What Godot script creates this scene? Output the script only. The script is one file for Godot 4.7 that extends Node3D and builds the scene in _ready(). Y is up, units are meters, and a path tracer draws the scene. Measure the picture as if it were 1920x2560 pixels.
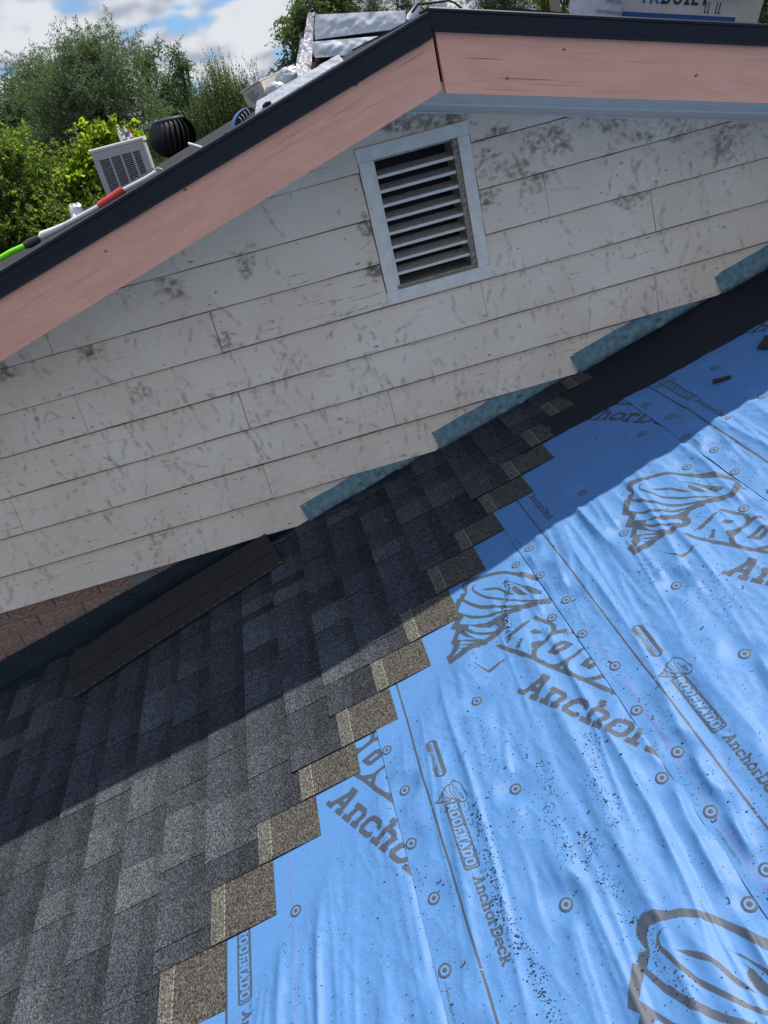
extends Node3D
# A low roof being re-shingled below the gable of a house. Wall face lies in z = 0, x runs along the wall,
# the low roof climbs with x (3 in 12), z comes towards the viewer. Units are metres.

const PITCH := 0.2522
const CAM := Vector3(-0.4905, 1.4290, 3.0250)
const WT := 0.004                      # thickness of a board where the next one laps it

# ------------------------------------------------------------------ mesh building
class MB:
	var v := PackedVector3Array()
	var n := PackedVector3Array()
	var t := PackedVector2Array()
	var c := PackedColorArray()
	var i := PackedInt32Array()
	var col := Color(1, 1, 1)
	func tri(a: Vector3, b: Vector3, d: Vector3, ua := Vector2.ZERO, ub := Vector2.ZERO, ud := Vector2.ZERO) -> void:
		var nn := (b - a).cross(d - a)
		if nn.length_squared() < 1e-16: return
		nn = nn.normalized()
		var k := v.size()
		v.append(a); v.append(b); v.append(d)
		n.append(nn); n.append(nn); n.append(nn)
		t.append(ua); t.append(ub); t.append(ud)
		c.append(col); c.append(col); c.append(col)
		i.append(k); i.append(k + 2); i.append(k + 1)
	func quad(a: Vector3, b: Vector3, d: Vector3, e: Vector3, uv := Rect2(0, 0, 1, 1)) -> void:
		var u0 := uv.position
		var u1 := Vector2(uv.end.x, uv.position.y)
		var u2 := uv.end
		var u3 := Vector2(uv.position.x, uv.end.y)
		tri(a, b, d, u0, u1, u2)
		tri(a, d, e, u0, u2, u3)
	func quad_uv(a: Vector3, b: Vector3, d: Vector3, e: Vector3, u0: Vector2, u1: Vector2, u2: Vector2, u3: Vector2) -> void:
		tri(a, b, d, u0, u1, u2)
		tri(a, d, e, u0, u2, u3)
	# eight corners: lower ring p0..p3 (counter-clockwise seen from above), upper ring p4..p7
	func hexa(p: Array) -> void:
		quad(p[3], p[2], p[1], p[0]); quad(p[4], p[5], p[6], p[7])
		for k in 4:
			var m := (k + 1) % 4
			quad(p[k], p[m], p[m + 4], p[k + 4])
	func box(a: Vector3, b: Vector3, x := Transform3D.IDENTITY) -> void:
		hexa([x * Vector3(a.x, a.y, b.z), x * Vector3(b.x, a.y, b.z), x * Vector3(b.x, a.y, a.z), x * Vector3(a.x, a.y, a.z),
			x * Vector3(a.x, b.y, b.z), x * Vector3(b.x, b.y, b.z), x * Vector3(b.x, b.y, a.z), x * Vector3(a.x, b.y, a.z)])
	# box with small chamfers on its four long edges along x
	func bar(a: Vector3, b: Vector3, ch: float, x := Transform3D.IDENTITY) -> void:
		var pr := [Vector2(a.z + ch, a.y), Vector2(b.z - ch, a.y), Vector2(b.z, a.y + ch), Vector2(b.z, b.y - ch), Vector2(b.z - ch, b.y), Vector2(a.z + ch, b.y), Vector2(a.z, b.y - ch), Vector2(a.z, a.y + ch)]
		for k in 8:
			var p: Vector2 = pr[k]
			var q: Vector2 = pr[(k + 1) % 8]
			quad(x * Vector3(a.x, p.y, p.x), x * Vector3(b.x, p.y, p.x), x * Vector3(b.x, q.y, q.x), x * Vector3(a.x, q.y, q.x))
		for k in range(1, 7):
			var p0: Vector2 = pr[0]
			var p1: Vector2 = pr[k]
			var p2: Vector2 = pr[k + 1]
			tri(x * Vector3(b.x, p0.y, p0.x), x * Vector3(b.x, p2.y, p2.x), x * Vector3(b.x, p1.y, p1.x))
			tri(x * Vector3(a.x, p0.y, p0.x), x * Vector3(a.x, p1.y, p1.x), x * Vector3(a.x, p2.y, p2.x))
	# smooth grid; f(i, j) -> position, g(i, j) -> uv
	func grid(nx: int, ny: int, f: Callable, g: Callable, flip := false) -> void:
		var base := v.size()
		var pos := PackedVector3Array()
		for j in ny + 1:
			for q in nx + 1:
				pos.append(f.call(q, j))
		for j in ny + 1:
			for q in nx + 1:
				var l: Vector3 = pos[j * (nx + 1) + maxi(q - 1, 0)]
				var r: Vector3 = pos[j * (nx + 1) + mini(q + 1, nx)]
				var d: Vector3 = pos[maxi(j - 1, 0) * (nx + 1) + q]
				var u: Vector3 = pos[mini(j + 1, ny) * (nx + 1) + q]
				var nn := (r - l).cross(u - d).normalized()
				if flip: nn = -nn
				v.append(pos[j * (nx + 1) + q]); n.append(nn); t.append(g.call(q, j)); c.append(col)
		for j in ny:
			for q in nx:
				var a := base + j * (nx + 1) + q
				var b := a + 1
				var d2 := a + nx + 1
				var e := d2 + 1
				if flip:
					i.append_array(PackedInt32Array([a, b, e, a, e, d2]))
				else:
					i.append_array(PackedInt32Array([a, e, b, a, d2, e]))
	func tube(path: Array, rad: Array, sides := 10, caps := true) -> void:
		var m := path.size()
		var base := v.size()
		var up := Vector3(0.13, 1, 0.07)
		for k in m:
			var p: Vector3 = path[k]
			var d: Vector3 = (path[mini(k + 1, m - 1)] - path[maxi(k - 1, 0)]).normalized()
			var s := d.cross(up).normalized()
			if d.cross(up).length() < 0.05: s = d.cross(Vector3(1, 0, 0)).normalized()
			var w := s.cross(d)
			for q in sides + 1:
				var an := TAU * q / sides
				var o := s * cos(an) + w * sin(an)
				var r: float = rad[mini(k, rad.size() - 1)]
				v.append(p + o * r); n.append(o); t.append(Vector2(float(q) / sides, k)); c.append(col)
		for k in m - 1:
			for q in sides:
				var a := base + k * (sides + 1) + q
				var b := a + sides + 1
				i.append_array(PackedInt32Array([a, a + 1, b, a + 1, b + 1, b]))
		if caps:
			for e in [0, m - 1]:
				var ce: Vector3 = path[e]
				for q in sides:
					var a2: Vector3 = v[base + e * (sides + 1) + q]
					var b2: Vector3 = v[base + e * (sides + 1) + q + 1]
					if e == 0: tri(ce, a2, b2)
					else: tri(ce, b2, a2)
	func lathe(prof: Array, x: Transform3D, sides := 24) -> void:
		var m := prof.size()
		grid(sides, m - 1, func(q: int, j: int):
			var p: Vector2 = prof[j]
			var an := TAU * q / sides
			return x * Vector3(cos(an) * p.x, p.y, -sin(an) * p.x), func(q: int, j: int): return Vector2(float(q) / sides, float(j) / m))
	# flat polygon in a plane pushed to a thickness; f maps (x, y, front?) to space
	func prism(poly: PackedVector2Array, f: Callable, uvf: Callable) -> void:
		var p := poly
		if Geometry2D.is_polygon_clockwise(p): p.reverse()
		var ix := Geometry2D.triangulate_polygon(p)
		for k in range(0, ix.size(), 3):
			var q := [p[ix[k]], p[ix[k + 1]], p[ix[k + 2]]]
			if (q[1] - q[0]).cross(q[2] - q[0]) < 0: q = [q[0], q[2], q[1]]
			tri(f.call(q[0], true), f.call(q[1], true), f.call(q[2], true), uvf.call(q[0]), uvf.call(q[1]), uvf.call(q[2]))
			tri(f.call(q[0], false), f.call(q[2], false), f.call(q[1], false), uvf.call(q[0]), uvf.call(q[2]), uvf.call(q[1]))
		for k in p.size():
			var a := p[k]
			var b := p[(k + 1) % p.size()]
			quad_uv(f.call(a, false), f.call(b, false), f.call(b, true), f.call(a, true), uvf.call(a), uvf.call(b), uvf.call(b), uvf.call(a))
	func arrays() -> Array:
		var a := []
		a.resize(Mesh.ARRAY_MAX)
		a[Mesh.ARRAY_VERTEX] = v; a[Mesh.ARRAY_NORMAL] = n; a[Mesh.ARRAY_TEX_UV] = t; a[Mesh.ARRAY_COLOR] = c; a[Mesh.ARRAY_INDEX] = i
		return a

var used := {}
func numbered(parent: Node, called: String) -> String:
	var key := str(parent.get_instance_id()) + called
	var k: int = used.get(key, 0)
	used[key] = k + 1
	return called if k == 0 else "%s_%03d" % [called, k]

func mesh_of(list: Array) -> ArrayMesh:            # [[MB, material], ...] -> one mesh
	var am := ArrayMesh.new()
	for e in list:
		var mb: MB = e[0]
		if mb.v.is_empty(): continue
		am.add_surface_from_arrays(Mesh.PRIMITIVE_TRIANGLES, mb.arrays())
		am.surface_set_material(am.get_surface_count() - 1, e[1])
	return am

func put(called: String, list: Array, parent: Node = self) -> MeshInstance3D:
	var o := MeshInstance3D.new()
	o.mesh = mesh_of(list)
	o.name = numbered(parent, called)
	parent.add_child(o, true)
	return o

func one(called: String, mb: MB, m: Material, parent: Node = self) -> MeshInstance3D:
	return put(called, [[mb, m]], parent)

func thing(called: String, label: String, category: String, group := "") -> Node3D:
	var o := Node3D.new()
	o.name = numbered(self, called)
	add_child(o, true)
	tag(o, label, category, group)
	return o

func tag(o: Node, label: String, category: String, group := "") -> void:
	o.set_meta("label", label)
	o.set_meta("category", category)
	if group != "": o.set_meta("group", group)

func rebase(o: Node3D, at: Vector3) -> void:       # put the node at the thing's base, leave the parts where they are
	o.position = at
	for ch in o.get_children(): (ch as Node3D).position -= at

# ------------------------------------------------------------------ materials
func lin(r: float, g: float, b: float) -> Color:
	return Color(r, g, b).linear_to_srgb()

func mat(col: Color, rough := 0.8, metal := 0.0) -> StandardMaterial3D:
	var m := StandardMaterial3D.new()
	m.albedo_color = col.linear_to_srgb()
	m.roughness = rough
	m.metallic = metal
	return m

func noise_tex(freq: float, seed_: int, size := 512, octaves := 4, normal := false, strength := 6.0) -> NoiseTexture2D:
	var f := FastNoiseLite.new()
	f.seed = seed_
	f.noise_type = FastNoiseLite.TYPE_SIMPLEX_SMOOTH
	f.frequency = freq
	f.fractal_octaves = octaves
	var t := NoiseTexture2D.new()
	t.width = size; t.height = size
	t.seamless = true
	t.noise = f
	t.as_normal_map = normal
	t.bump_strength = strength
	return t

# grey speckle image; stretch > 1 draws grain along x
func speck_image(size: int, seed_: int, lo: float, hi: float, stretch := 1, smooth := 0) -> Image:
	var rng := RandomNumberGenerator.new()
	rng.seed = seed_
	var data := PackedByteArray()
	data.resize(size * size)
	for y in size:
		var x := 0
		while x < size:
			var r := rng.randf()
			r = r * r * (3.0 - 2.0 * r) if smooth == 0 else r
			var b := int(clampf(lo + (hi - lo) * r, 0, 1) * 255.0)
			var run := 1 if stretch == 1 else rng.randi_range(stretch >> 1, stretch)
			for k in run:
				if x < size: data[y * size + x] = b
				x += 1
	return Image.create_from_data(size, size, false, Image.FORMAT_L8, data)

func tex(img: Image) -> ImageTexture:
	if not img.has_mipmaps(): img.generate_mipmaps()
	return ImageTexture.create_from_image(img)

func tri_map(m: StandardMaterial3D, scale: float) -> void:
	m.uv1_triplanar = true
	m.uv1_scale = Vector3.ONE * scale

# a colour that varies in soft worn patches between a and b
func patchy(a: Color, b: Color, freq: float, seed_: int, size := 512) -> NoiseTexture2D:
	var t := noise_tex(freq, seed_, size, 5)
	var g := Gradient.new()
	g.offsets = PackedFloat32Array([0.25, 0.75])
	g.colors = PackedColorArray([a.linear_to_srgb(), b.linear_to_srgb()])
	t.color_ramp = g
	return t

var M := {}
func make_materials() -> void:
	var gran := speck_image(512, 11, 0.24, 1.0)
	var g2 := speck_image(256, 12, 0.20, 1.0)
	g2.resize(512, 512, Image.INTERPOLATE_BILINEAR)
	for y in 512:
		for x in 512:
			var a := gran.get_pixel(x, y).r
			var b := g2.get_pixel(x, y).r
			var q := a * 0.62 + b * 0.5 - 0.10
			gran.set_pixel(x, y, Color(q, q, q))
	var gt := tex(gran)
	var gn := gran.duplicate()
	gn.clear_mipmaps()
	gn.convert(Image.FORMAT_RGBA8)
	gn.bump_map_to_normal_map(2.5)
	var gnt := tex(gn)
	for e in [["granule", 1.0, 0.95], ["strip", 1.0, 0.9]]:
		var m := StandardMaterial3D.new()
		m.vertex_color_use_as_albedo = true
		m.albedo_color = Color(1, 1, 1)
		m.albedo_texture = gt
		m.normal_enabled = true
		m.normal_texture = gnt
		m.normal_scale = 0.9 if e[0] == "granule" else 0.3
		m.roughness = e[2]
		m.metallic_specular = 0.25
		M[e[0]] = m
	M.membrane = mat(Color(0.003, 0.006, 0.014), 0.8)
	M.membrane.normal_enabled = true
	M.membrane.normal_texture = noise_tex(0.08, 5, 512, 3, true, 5.0)
	tri_map(M.membrane, 5.0)
	# painted wood
	var grain := noise_tex(0.02, 21, 512, 5, true, 5.0)
	M.pink = mat(Color(1, 1, 1), 0.72)
	M.pink.albedo_texture = patchy(Color(0.79, 0.385, 0.255), Color(0.85, 0.42, 0.285), 0.006, 22)
	M.pink.normal_enabled = true
	M.pink.normal_texture = grain
	M.pink.normal_scale = 0.8
	M.pink.uv1_scale = Vector3(1.2, 6.0, 1.0)
	M.white = mat(Color(1, 1, 1), 0.7)
	M.white.albedo_texture = patchy(Color(0.77, 0.72, 0.63), Color(0.86, 0.81, 0.72), 0.012, 23)
	M.white.normal_enabled = true
	M.white.normal_texture = grain
	M.white.normal_scale = 0.25
	tri_map(M.white, 2.5)
	M.dirty = mat(Color(1, 1, 1), 0.85)
	M.dirty.albedo_texture = patchy(Color(0.20, 0.155, 0.12), Color(0.42, 0.37, 0.31), 0.02, 24)
	tri_map(M.dirty, 5.0)
	M.slat = mat(Color(1, 1, 1), 0.8)
	M.slat.albedo_texture = patchy(Color(0.34, 0.31, 0.28), Color(0.50, 0.47, 0.43), 0.02, 25)
	tri_map(M.slat, 4.0)
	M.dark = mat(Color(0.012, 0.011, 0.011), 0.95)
	M.screen = mat(Color(0.03, 0.028, 0.027), 0.9)
	# metals
	M.drip = mat(Color(0.011, 0.0145, 0.022), 0.42)
	M.drip.metallic_specular = 0.35
	M.drip.normal_enabled = true
	M.drip.normal_texture = noise_tex(0.008, 31, 512, 2, true, 2.0)
	M.drip.normal_scale = 0.35
	tri_map(M.drip, 1.5)
	M.galv = mat(Color(1, 1, 1), 0.26, 0.75)
	M.galv.albedo_texture = patchy(Color(0.060, 0.118, 0.142), Color(0.120, 0.190, 0.215), 0.03, 32)
	M.galv.normal_enabled = true
	M.galv.normal_texture = noise_tex(0.02, 33, 512, 3, true, 3.0)
	M.galv.normal_scale = 0.12
	tri_map(M.galv, 2.0)
	M.steel = mat(Color(0.5, 0.5, 0.5), 0.35, 0.9)
	M.staple = mat(Color(0.05, 0.06, 0.08), 0.5, 0.4)
	M.black = mat(Color(0.012, 0.012, 0.014), 0.45)
	M.brick = mat(Color(1, 1, 1), 0.95)
	M.brick.albedo_texture = patchy(Color(0.27, 0.155, 0.11), Color(0.44, 0.29, 0.215), 0.02, 41)
	M.brick.normal_enabled = true
	M.brick.normal_texture = noise_tex(0.03, 42, 512, 5, true, 12.0)
	M.brick.uv1_scale = Vector3(1.5, 5.0, 1.0)
	M.mortar = mat(Color(0.32, 0.29, 0.26), 0.95)
	M.mortar.normal_enabled = true
	M.mortar.normal_texture = noise_tex(0.06, 43, 256, 4, true, 8.0)
	tri_map(M.mortar, 6.0)
	M.back = mat(Color(1, 1, 1), 0.9)
	M.back.albedo_texture = patchy(Color(0.014, 0.013, 0.012), Color(0.046, 0.041, 0.036), 0.06, 44)
	M.back.normal_enabled = true
	M.back.normal_texture = gnt
	M.back.normal_scale = 0.6
	tri_map(M.back, 3.0)
	M.plastic = mat(Color(0.46, 0.49, 0.54), 0.38)
	M.plastic.normal_enabled = true
	M.plastic.normal_texture = noise_tex(0.012, 51, 512, 4, true, 14.0)
	M.plastic.normal_scale = 0.22
	tri_map(M.plastic, 2.2)
	M.film = mat(Color(0.45, 0.45, 0.54), 0.35)
	M.film.transparency = BaseMaterial3D.TRANSPARENCY_ALPHA
	M.film.albedo_color.a = 0.6
	M.film.normal_enabled = true
	M.film.normal_texture = noise_tex(0.02, 52, 512, 4, true, 14.0)
	tri_map(M.film, 2.5)
	M.card = mat(Color(1, 1, 1), 0.85)
	M.card.albedo_texture = patchy(Color(0.42, 0.40, 0.37), Color(0.48, 0.46, 0.43), 0.01, 53)
	tri_map(M.card, 2.0)
	M.foil = mat(Color(0.8, 0.8, 0.8), 0.25, 0.9)
	M.foil.normal_enabled = true
	M.foil.normal_texture = noise_tex(0.02, 54, 256, 4, true, 16.0)
	tri_map(M.foil, 4.0)
	M.bark = mat(Color(1, 1, 1), 0.95)
	M.bark.albedo_texture = patchy(Color(0.05, 0.038, 0.028), Color(0.13, 0.105, 0.08), 0.03, 55)
	tri_map(M.bark, 1.5)
	M.leaf = StandardMaterial3D.new()
	M.leaf.vertex_color_use_as_albedo = true
	M.leaf.roughness = 0.32
	M.leaf.cull_mode = BaseMaterial3D.CULL_DISABLED
	M.leaf.backlight_enabled = true
	M.leaf.backlight = Color(1.15, 1.25, 0.72)
	M.greyleaf = M.leaf.duplicate()
	M.greyleaf.backlight = Color(0.8, 1.0, 0.55)
	M.greyleaf.roughness = 0.45

# ------------------------------------------------------------------ print on the roofing sheet
# a picture of the sheet's print; every point is (u, v) on the roof, metres
class Print:
	var img: Image
	var o := Vector2.ZERO
	var res := 800.0
	var w := 0
	var h := 0
	func setup(org: Vector2, size: Vector2, per_m: float, base: Image) -> void:
		o = org; res = per_m
		w = int(size.x * res); h = int(size.y * res)
		img = Image.create_empty(w, h, false, Image.FORMAT_RGBA8)
		var bs := base.get_size()
		for y in range(0, h, bs.y):
			for x in range(0, w, bs.x):
				img.blit_rect(base, Rect2i(Vector2i.ZERO, bs), Vector2i(x, y))
	func fill(poly: Array, col: Color) -> void:
		var p := PackedVector2Array()
		var lo := 1e9
		var hi := -1e9
		for q in poly:
			var s: Vector2 = (q - o) * res
			p.append(s)
			lo = minf(lo, s.y); hi = maxf(hi, s.y)
		for y in range(maxi(0, int(floor(lo))), mini(h - 1, int(ceil(hi))) + 1):
			var yc := y + 0.5
			var xs := []
			for k in p.size():
				var a := p[k]
				var b := p[(k + 1) % p.size()]
				if (a.y <= yc) != (b.y <= yc):
					xs.append(a.x + (yc - a.y) / (b.y - a.y) * (b.x - a.x))
			xs.sort()
			for k in range(0, xs.size() - 1, 2):
				var x0 := maxi(0, int(round(xs[k])))
				var x1 := mini(w, int(round(xs[k + 1])))
				if x1 > x0: img.fill_rect(Rect2i(x0, y, x1 - x0, 1), col)
	func stroke(pts: Array, wd: float, col: Color, closed := false) -> void:
		var m := pts.size()
		for k in (m if closed else m - 1):
			var a: Vector2 = pts[k]
			var b: Vector2 = pts[(k + 1) % m]
			var d := (b - a).normalized() * wd * 0.5
			var nn := Vector2(-d.y, d.x)
			fill([a + nn - d * 0.02, b + nn + d * 0.02, b - nn + d * 0.02, a - nn - d * 0.02], col)
		for k in m:
			if not closed and (k == 0 or k == m - 1): continue
			dot(pts[k], wd * 0.5, col)
	func dot(c: Vector2, r: float, col: Color) -> void:
		var q := []
		for k in 12: q.append(c + Vector2(cos(TAU * k / 12), sin(TAU * k / 12)) * r)
		fill(q, col)

const GLYPH := {
	"A": [1.04, [[.30, .14, .56, .88], [.64, .9, .84, .1], [.36, .905, .70, .905], [.38, .36, .76, .36], [.06, .095, .42, .095], [.64, .095, 1.0, .095]]],
	"n": [.95, [[.27, .1, .27, .62], [.06, .62, .3, .62], [.27, .62, .6, .62, .74, .5, .74, .1], [.05, .095, .47, .095], [.57, .095, .93, .095]]],
	"c": [.80, [[.72, .44, .72, .52, .61, .62, .26, .62, .14, .5, .14, .21, .26, .095, .60, .095, .72, .2]]],
	"h": [.95, [[.27, .1, .27, .9], [.06, .905, .3, .905], [.27, .62, .6, .62, .74, .5, .74, .1], [.05, .095, .47, .095], [.57, .095, .93, .095]]],
	"o": [.82, [[.26, .62, .60, .62, .72, .5, .72, .21, .60, .095, .26, .095, .14, .21, .14, .5, .26, .62]]],
	"r": [.72, [[.25, .1, .25, .62], [.05, .62, .3, .62], [.25, .62, .58, .62, .66, .46], [.05, .095, .5, .095]]],
	"D": [1.0, [[.24, .1, .24, .9], [.04, .095, .70, .095, .86, .26, .86, .74, .70, .905, .04, .905]]],
	"e": [.82, [[.14, .36, .72, .36, .72, .5, .61, .62, .26, .62, .14, .5, .14, .21, .26, .095, .72, .095]]],
	"k": [.95, [[.25, .1, .25, .9], [.05, .905, .28, .905], [.25, .32, .68, .62], [.44, .42, .76, .1], [.05, .095, .45, .095], [.6, .095, .95, .095]]],
}
const BLOCK := {
	"R": [.98, [[.24, .13, .24, .87], [.04, .13, .46, .13], [.06, .87, .60, .87, .75, .75, .75, .60, .60, .47, .24, .47], [.50, .46, .72, .13], [.62, .13, .86, .13]]],
	"O": [.95, [[.27, .87, .62, .87, .74, .75, .74, .25, .62, .13, .27, .13, .15, .25, .15, .75, .27, .87]]],
	"F": [.88, [[.24, .13, .24, .87], [.06, .87, .82, .87], [.24, .5, .60, .5], [.10, .13, .38, .13]]],
	"N": [1.0, [[.22, .13, .22, .87], [.06, .87, .30, .87], [.22, .87, .70, .13], [.70, .13, .70, .87], [.54, .87, .86, .87], [.04, .13, .40, .13]]],
	"A": [.98, [[.16, .13, .44, .87, .72, .13], [.26, .38, .62, .38], [.02, .13, .32, .13], [.58, .13, .88, .13]]],
	"D": [.95, [[.20, .13, .20, .87], [.06, .13, .60, .13, .75, .27, .75, .73, .60, .87, .06, .87]]],
}
# outline of the whirlwind emblem and the clear shapes inside it, on a 0..1659 drawing grid
const FUNNEL := [195,350,160,335,125,310,130,270,170,225,250,200,340,180,420,150,520,130,640,115,740,118,850,128,960,122,1100,122,1210,135,1280,170,1340,215,1378,250,1350,300,1315,380,1225,400,1130,430,985,462,980,488,900,505,830,535,785,590,825,625,828,665,790,705,700,765,650,795,615,830,560,835,555,855,490,870,440,905,330,985,210,1045,138,970,190,930,205,850,155,845,185,708,108,705,155,590,72,585,105,415,135,412,140,370]
const CLEAR := [
	[215,350,195,300,215,262,290,235,400,190,520,160,650,148,740,152,850,170,1000,172,1150,180,1240,190,1310,215,1260,340,1130,370,1000,408,880,440,680,458,450,458,300,438,190,412],
	[172,435,290,470,450,495,620,492,780,475,880,462,780,495,650,530,500,555,350,560,220,548,148,540],
	[245,570,330,590,450,588,600,568,720,535,780,515,690,570,560,620,405,648,205,648],
	[340,655,420,668,540,670,620,665,680,630,745,660,720,685,640,700,560,715,440,715,340,690],
	[300,710,400,738,520,742,650,730,590,778,480,780,380,755],
	[240,738,330,770,470,790,310,805,232,798], [285,812,490,822,380,840,280,850], [280,858,410,855,360,880,285,880], [285,885,345,890,230,975]]
const INKED := [
	[330,240,265,280,258,310,290,340,400,375,520,400,700,408,880,400,1130,382,1150,370,950,375,800,385,650,382,500,372,380,345,290,315,275,290,300,262],
	[375,312,450,292,560,282,640,288,720,310,800,325,850,335,740,340,680,325,600,305,480,312],
	[680,222,780,220,900,238,1030,252,1185,275,1150,310,1090,325,1000,295,900,255,800,232],
	[735,245,800,255,790,290,840,320,890,330,1030,332,900,285,830,255],
	[1350,270,1400,272,1440,298,1370,290], [500,1000,720,1055,955,895,850,990,745,1085,650,1055]]

func glyph_text(p: Print, text: String, font: Dictionary, org: Vector2, xd: Vector2, yd: Vector2, hgt: float, wd: float, slant: float, col: Color, squeeze := 1.0) -> void:
	var pen := 0.0
	for ch in text:
		var g: Array = font[ch]
		for line in g[1]:
			var pts := []
			for k in range(0, line.size(), 2):
				pts.append(org + xd * (pen + line[k] + slant * line[k + 1]) * hgt * squeeze + yd * line[k + 1] * hgt)
			p.stroke(pts, wd * hgt, col)
		pen += g[0]

# plain small lettering: the flat triangles of a TextMesh laid on the print
func small_text(p: Print, text: String, org: Vector2, xd: Vector2, yd: Vector2, hgt: float, col: Color) -> void:
	var tm := TextMesh.new()
	var f := SystemFont.new()
	f.font_names = PackedStringArray(["Droid Sans"])
	f.font_weight = 700
	tm.font = f
	tm.text = text
	tm.font_size = 32
	tm.pixel_size = 0.01
	tm.depth = 0.0
	tm.horizontal_alignment = HORIZONTAL_ALIGNMENT_LEFT
	var a := tm.get_mesh_arrays()
	if a.is_empty(): return
	var v: PackedVector3Array = a[Mesh.ARRAY_VERTEX]
	var ix: PackedInt32Array = a[Mesh.ARRAY_INDEX]
	var s := hgt / 0.23
	var m := ix.size() if ix.size() > 0 else v.size()
	for k in range(0, m, 3):
		var q := []
		for j in 3:
			var t: Vector3 = v[ix[k + j]] if ix.size() > 0 else v[k + j]
			q.append(org + xd * t.x * s + yd * t.y * s)
		p.fill(q, col)

func emblem(p: Print, org: Vector2, xd: Vector2, yd: Vector2, ink: Color, paper: Color, m: Array) -> void:
	# m maps the drawing grid to metres in the frame (xd, yd): x = m0 + m1 gx + m2 gy (+ perspective of the drawing grid)
	for pass_ in 3:
		var shapes: Array = [[FUNNEL], CLEAR, INKED][pass_]
		for sh in shapes:
			var q := []
			for k in range(0, sh.size(), 2):
				var den: float = m[6] * sh[k] + m[7] * sh[k + 1] + 1.0
				var x: float = (m[0] * sh[k] + m[1] * sh[k + 1] + m[2]) / den
				var y: float = (m[3] * sh[k] + m[4] * sh[k + 1] + m[5]) / den
				q.append(org + xd * x + yd * y)
			p.fill(q, paper if pass_ == 1 else ink)

func print_sheet(p: Print, off: Vector2, ink: Color, paper: Color) -> void:
	# everything below is given on the third sheet and repeats every 1.221 m along the roll
	var big := EMBLEM
	var dx := Vector2(0.499, 0.867)
	var dy := Vector2(0.867, -0.499)
	var sx := Vector2(0, 1)
	var sy := Vector2(1, 0)
	for rep in range(-2, 3):
		var s := off + Vector2(0, 1.221 * rep)
		emblem(p, s + Vector2(0.455, 1.286), dx, dy, ink, paper, big)
		var o := s + Vector2(0.455, 1.286)
		glyph_text(p, "ROOFNADO", BLOCK, o, dx, dy, 0.116, 0.50, 0.25, ink)
		p.fill([o + dx * -0.012 - dy * 0.012, o + dx * 0.86 - dy * 0.012, o + dx * 0.86, o], ink)
		glyph_text(p, "ROOFNADO", BLOCK, o, dx, dy, 0.116, 0.255, 0.25, paper)
		glyph_text(p, "AnchorDeck", GLYPH, s + Vector2(0.431, 1.479), dx, dy, 0.080, 0.19, 0.20, ink, 0.93)
		# small running mark beside the lap line
		var so := s + Vector2(0.162, 1.716)
		emblem(p, so, sx, sy, ink, paper, SMALL)
		glyph_text(p, "ROOFNADO", BLOCK, so, sx, sy, 0.0265, 0.50, 0.05, ink, 0.86)
		p.stroke([so + Vector2(-.003, -.002), so + Vector2(-.003, .176), so + Vector2(.001, .181), so + Vector2(.027, .181), so + Vector2(.030, .177), so + Vector2(.030, -.002)], 0.0045, ink, true)
		glyph_text(p, "ROOFNADO", BLOCK, so, sx, sy, 0.0265, 0.215, 0.05, paper, 0.86)
		small_text(p, "TM", so + Vector2(0.028, 0.186), sx, sy, 0.007, ink)
		glyph_text(p, "AnchorDeck", GLYPH, s + Vector2(0.168, 1.914), sx, sy, 0.026, 0.19, 0.12, ink, 0.88)
		small_text(p, "TM", s + Vector2(0.190, 2.128), sx, sy, 0.006, ink)
		# badge
		var b := s + Vector2(0.1735, 1.566)
		var q := []
		for k in 24:
			var an := TAU * k / 24
			q.append(b + Vector2(cos(an) * 0.0165, sin(an) * 0.0165 + (0.048 if sin(an) > 0 else -0.048)))
		p.fill(q, ink)
		p.stroke([b + Vector2(0.000, -0.054), b + Vector2(0.000, 0.054)], 0.0105, paper)
		p.dot(b + Vector2(0, -0.054), 0.005, paper); p.dot(b + Vector2(0, 0.054), 0.005, paper)
		small_text(p, "MIAMI-DADE COUNTY", b + Vector2(-0.003, -0.054), sx, sy, 0.0072, ink)
		p.stroke([b + Vector2(-0.0055, -0.026), b + Vector2(-0.0055, 0.026), b + Vector2(-0.0145, 0.026), b + Vector2(-0.0145, -0.026)], 0.0012, paper, true)
		small_text(p, "APPROVED", b + Vector2(-0.0125, -0.024), sx, sy, 0.0068, paper)
	# lap line with small breaks, batch number and the red chalk line near the lap edge
	var y0 := off.y + 0.07
	for k in range(-4, 9):
		p.fill([Vector2(off.x + .1238, y0 + k * .407), Vector2(off.x + .1302, y0 + k * .407), Vector2(off.x + .1302, y0 + k * .407 + .4035), Vector2(off.x + .1238, y0 + k * .407 + .4035)], ink)
	for k in range(-2, 3):
		small_text(p, "AV 35 00014 102825C5P5", Vector2(off.x + .046, off.y + 2.088 + 1.221 * k), sx, sy, 0.0052, ink)

func chalk(p: Print, u: float, seed_: int) -> void:
	var rng := RandomNumberGenerator.new()
	rng.seed = seed_
	for k in 900:
		var v := 1.38 + 1.2 * rng.randf()
		var c := Vector2(u + sin(v * 5.0) * 0.004 + rng.randfn(0, 0.0016), v)
		p.fill([c, c + Vector2(.0016, 0), c + Vector2(.0016, .0035), c + Vector2(0, .0035)], Color(0.42, 0.42, 0.62))

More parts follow.
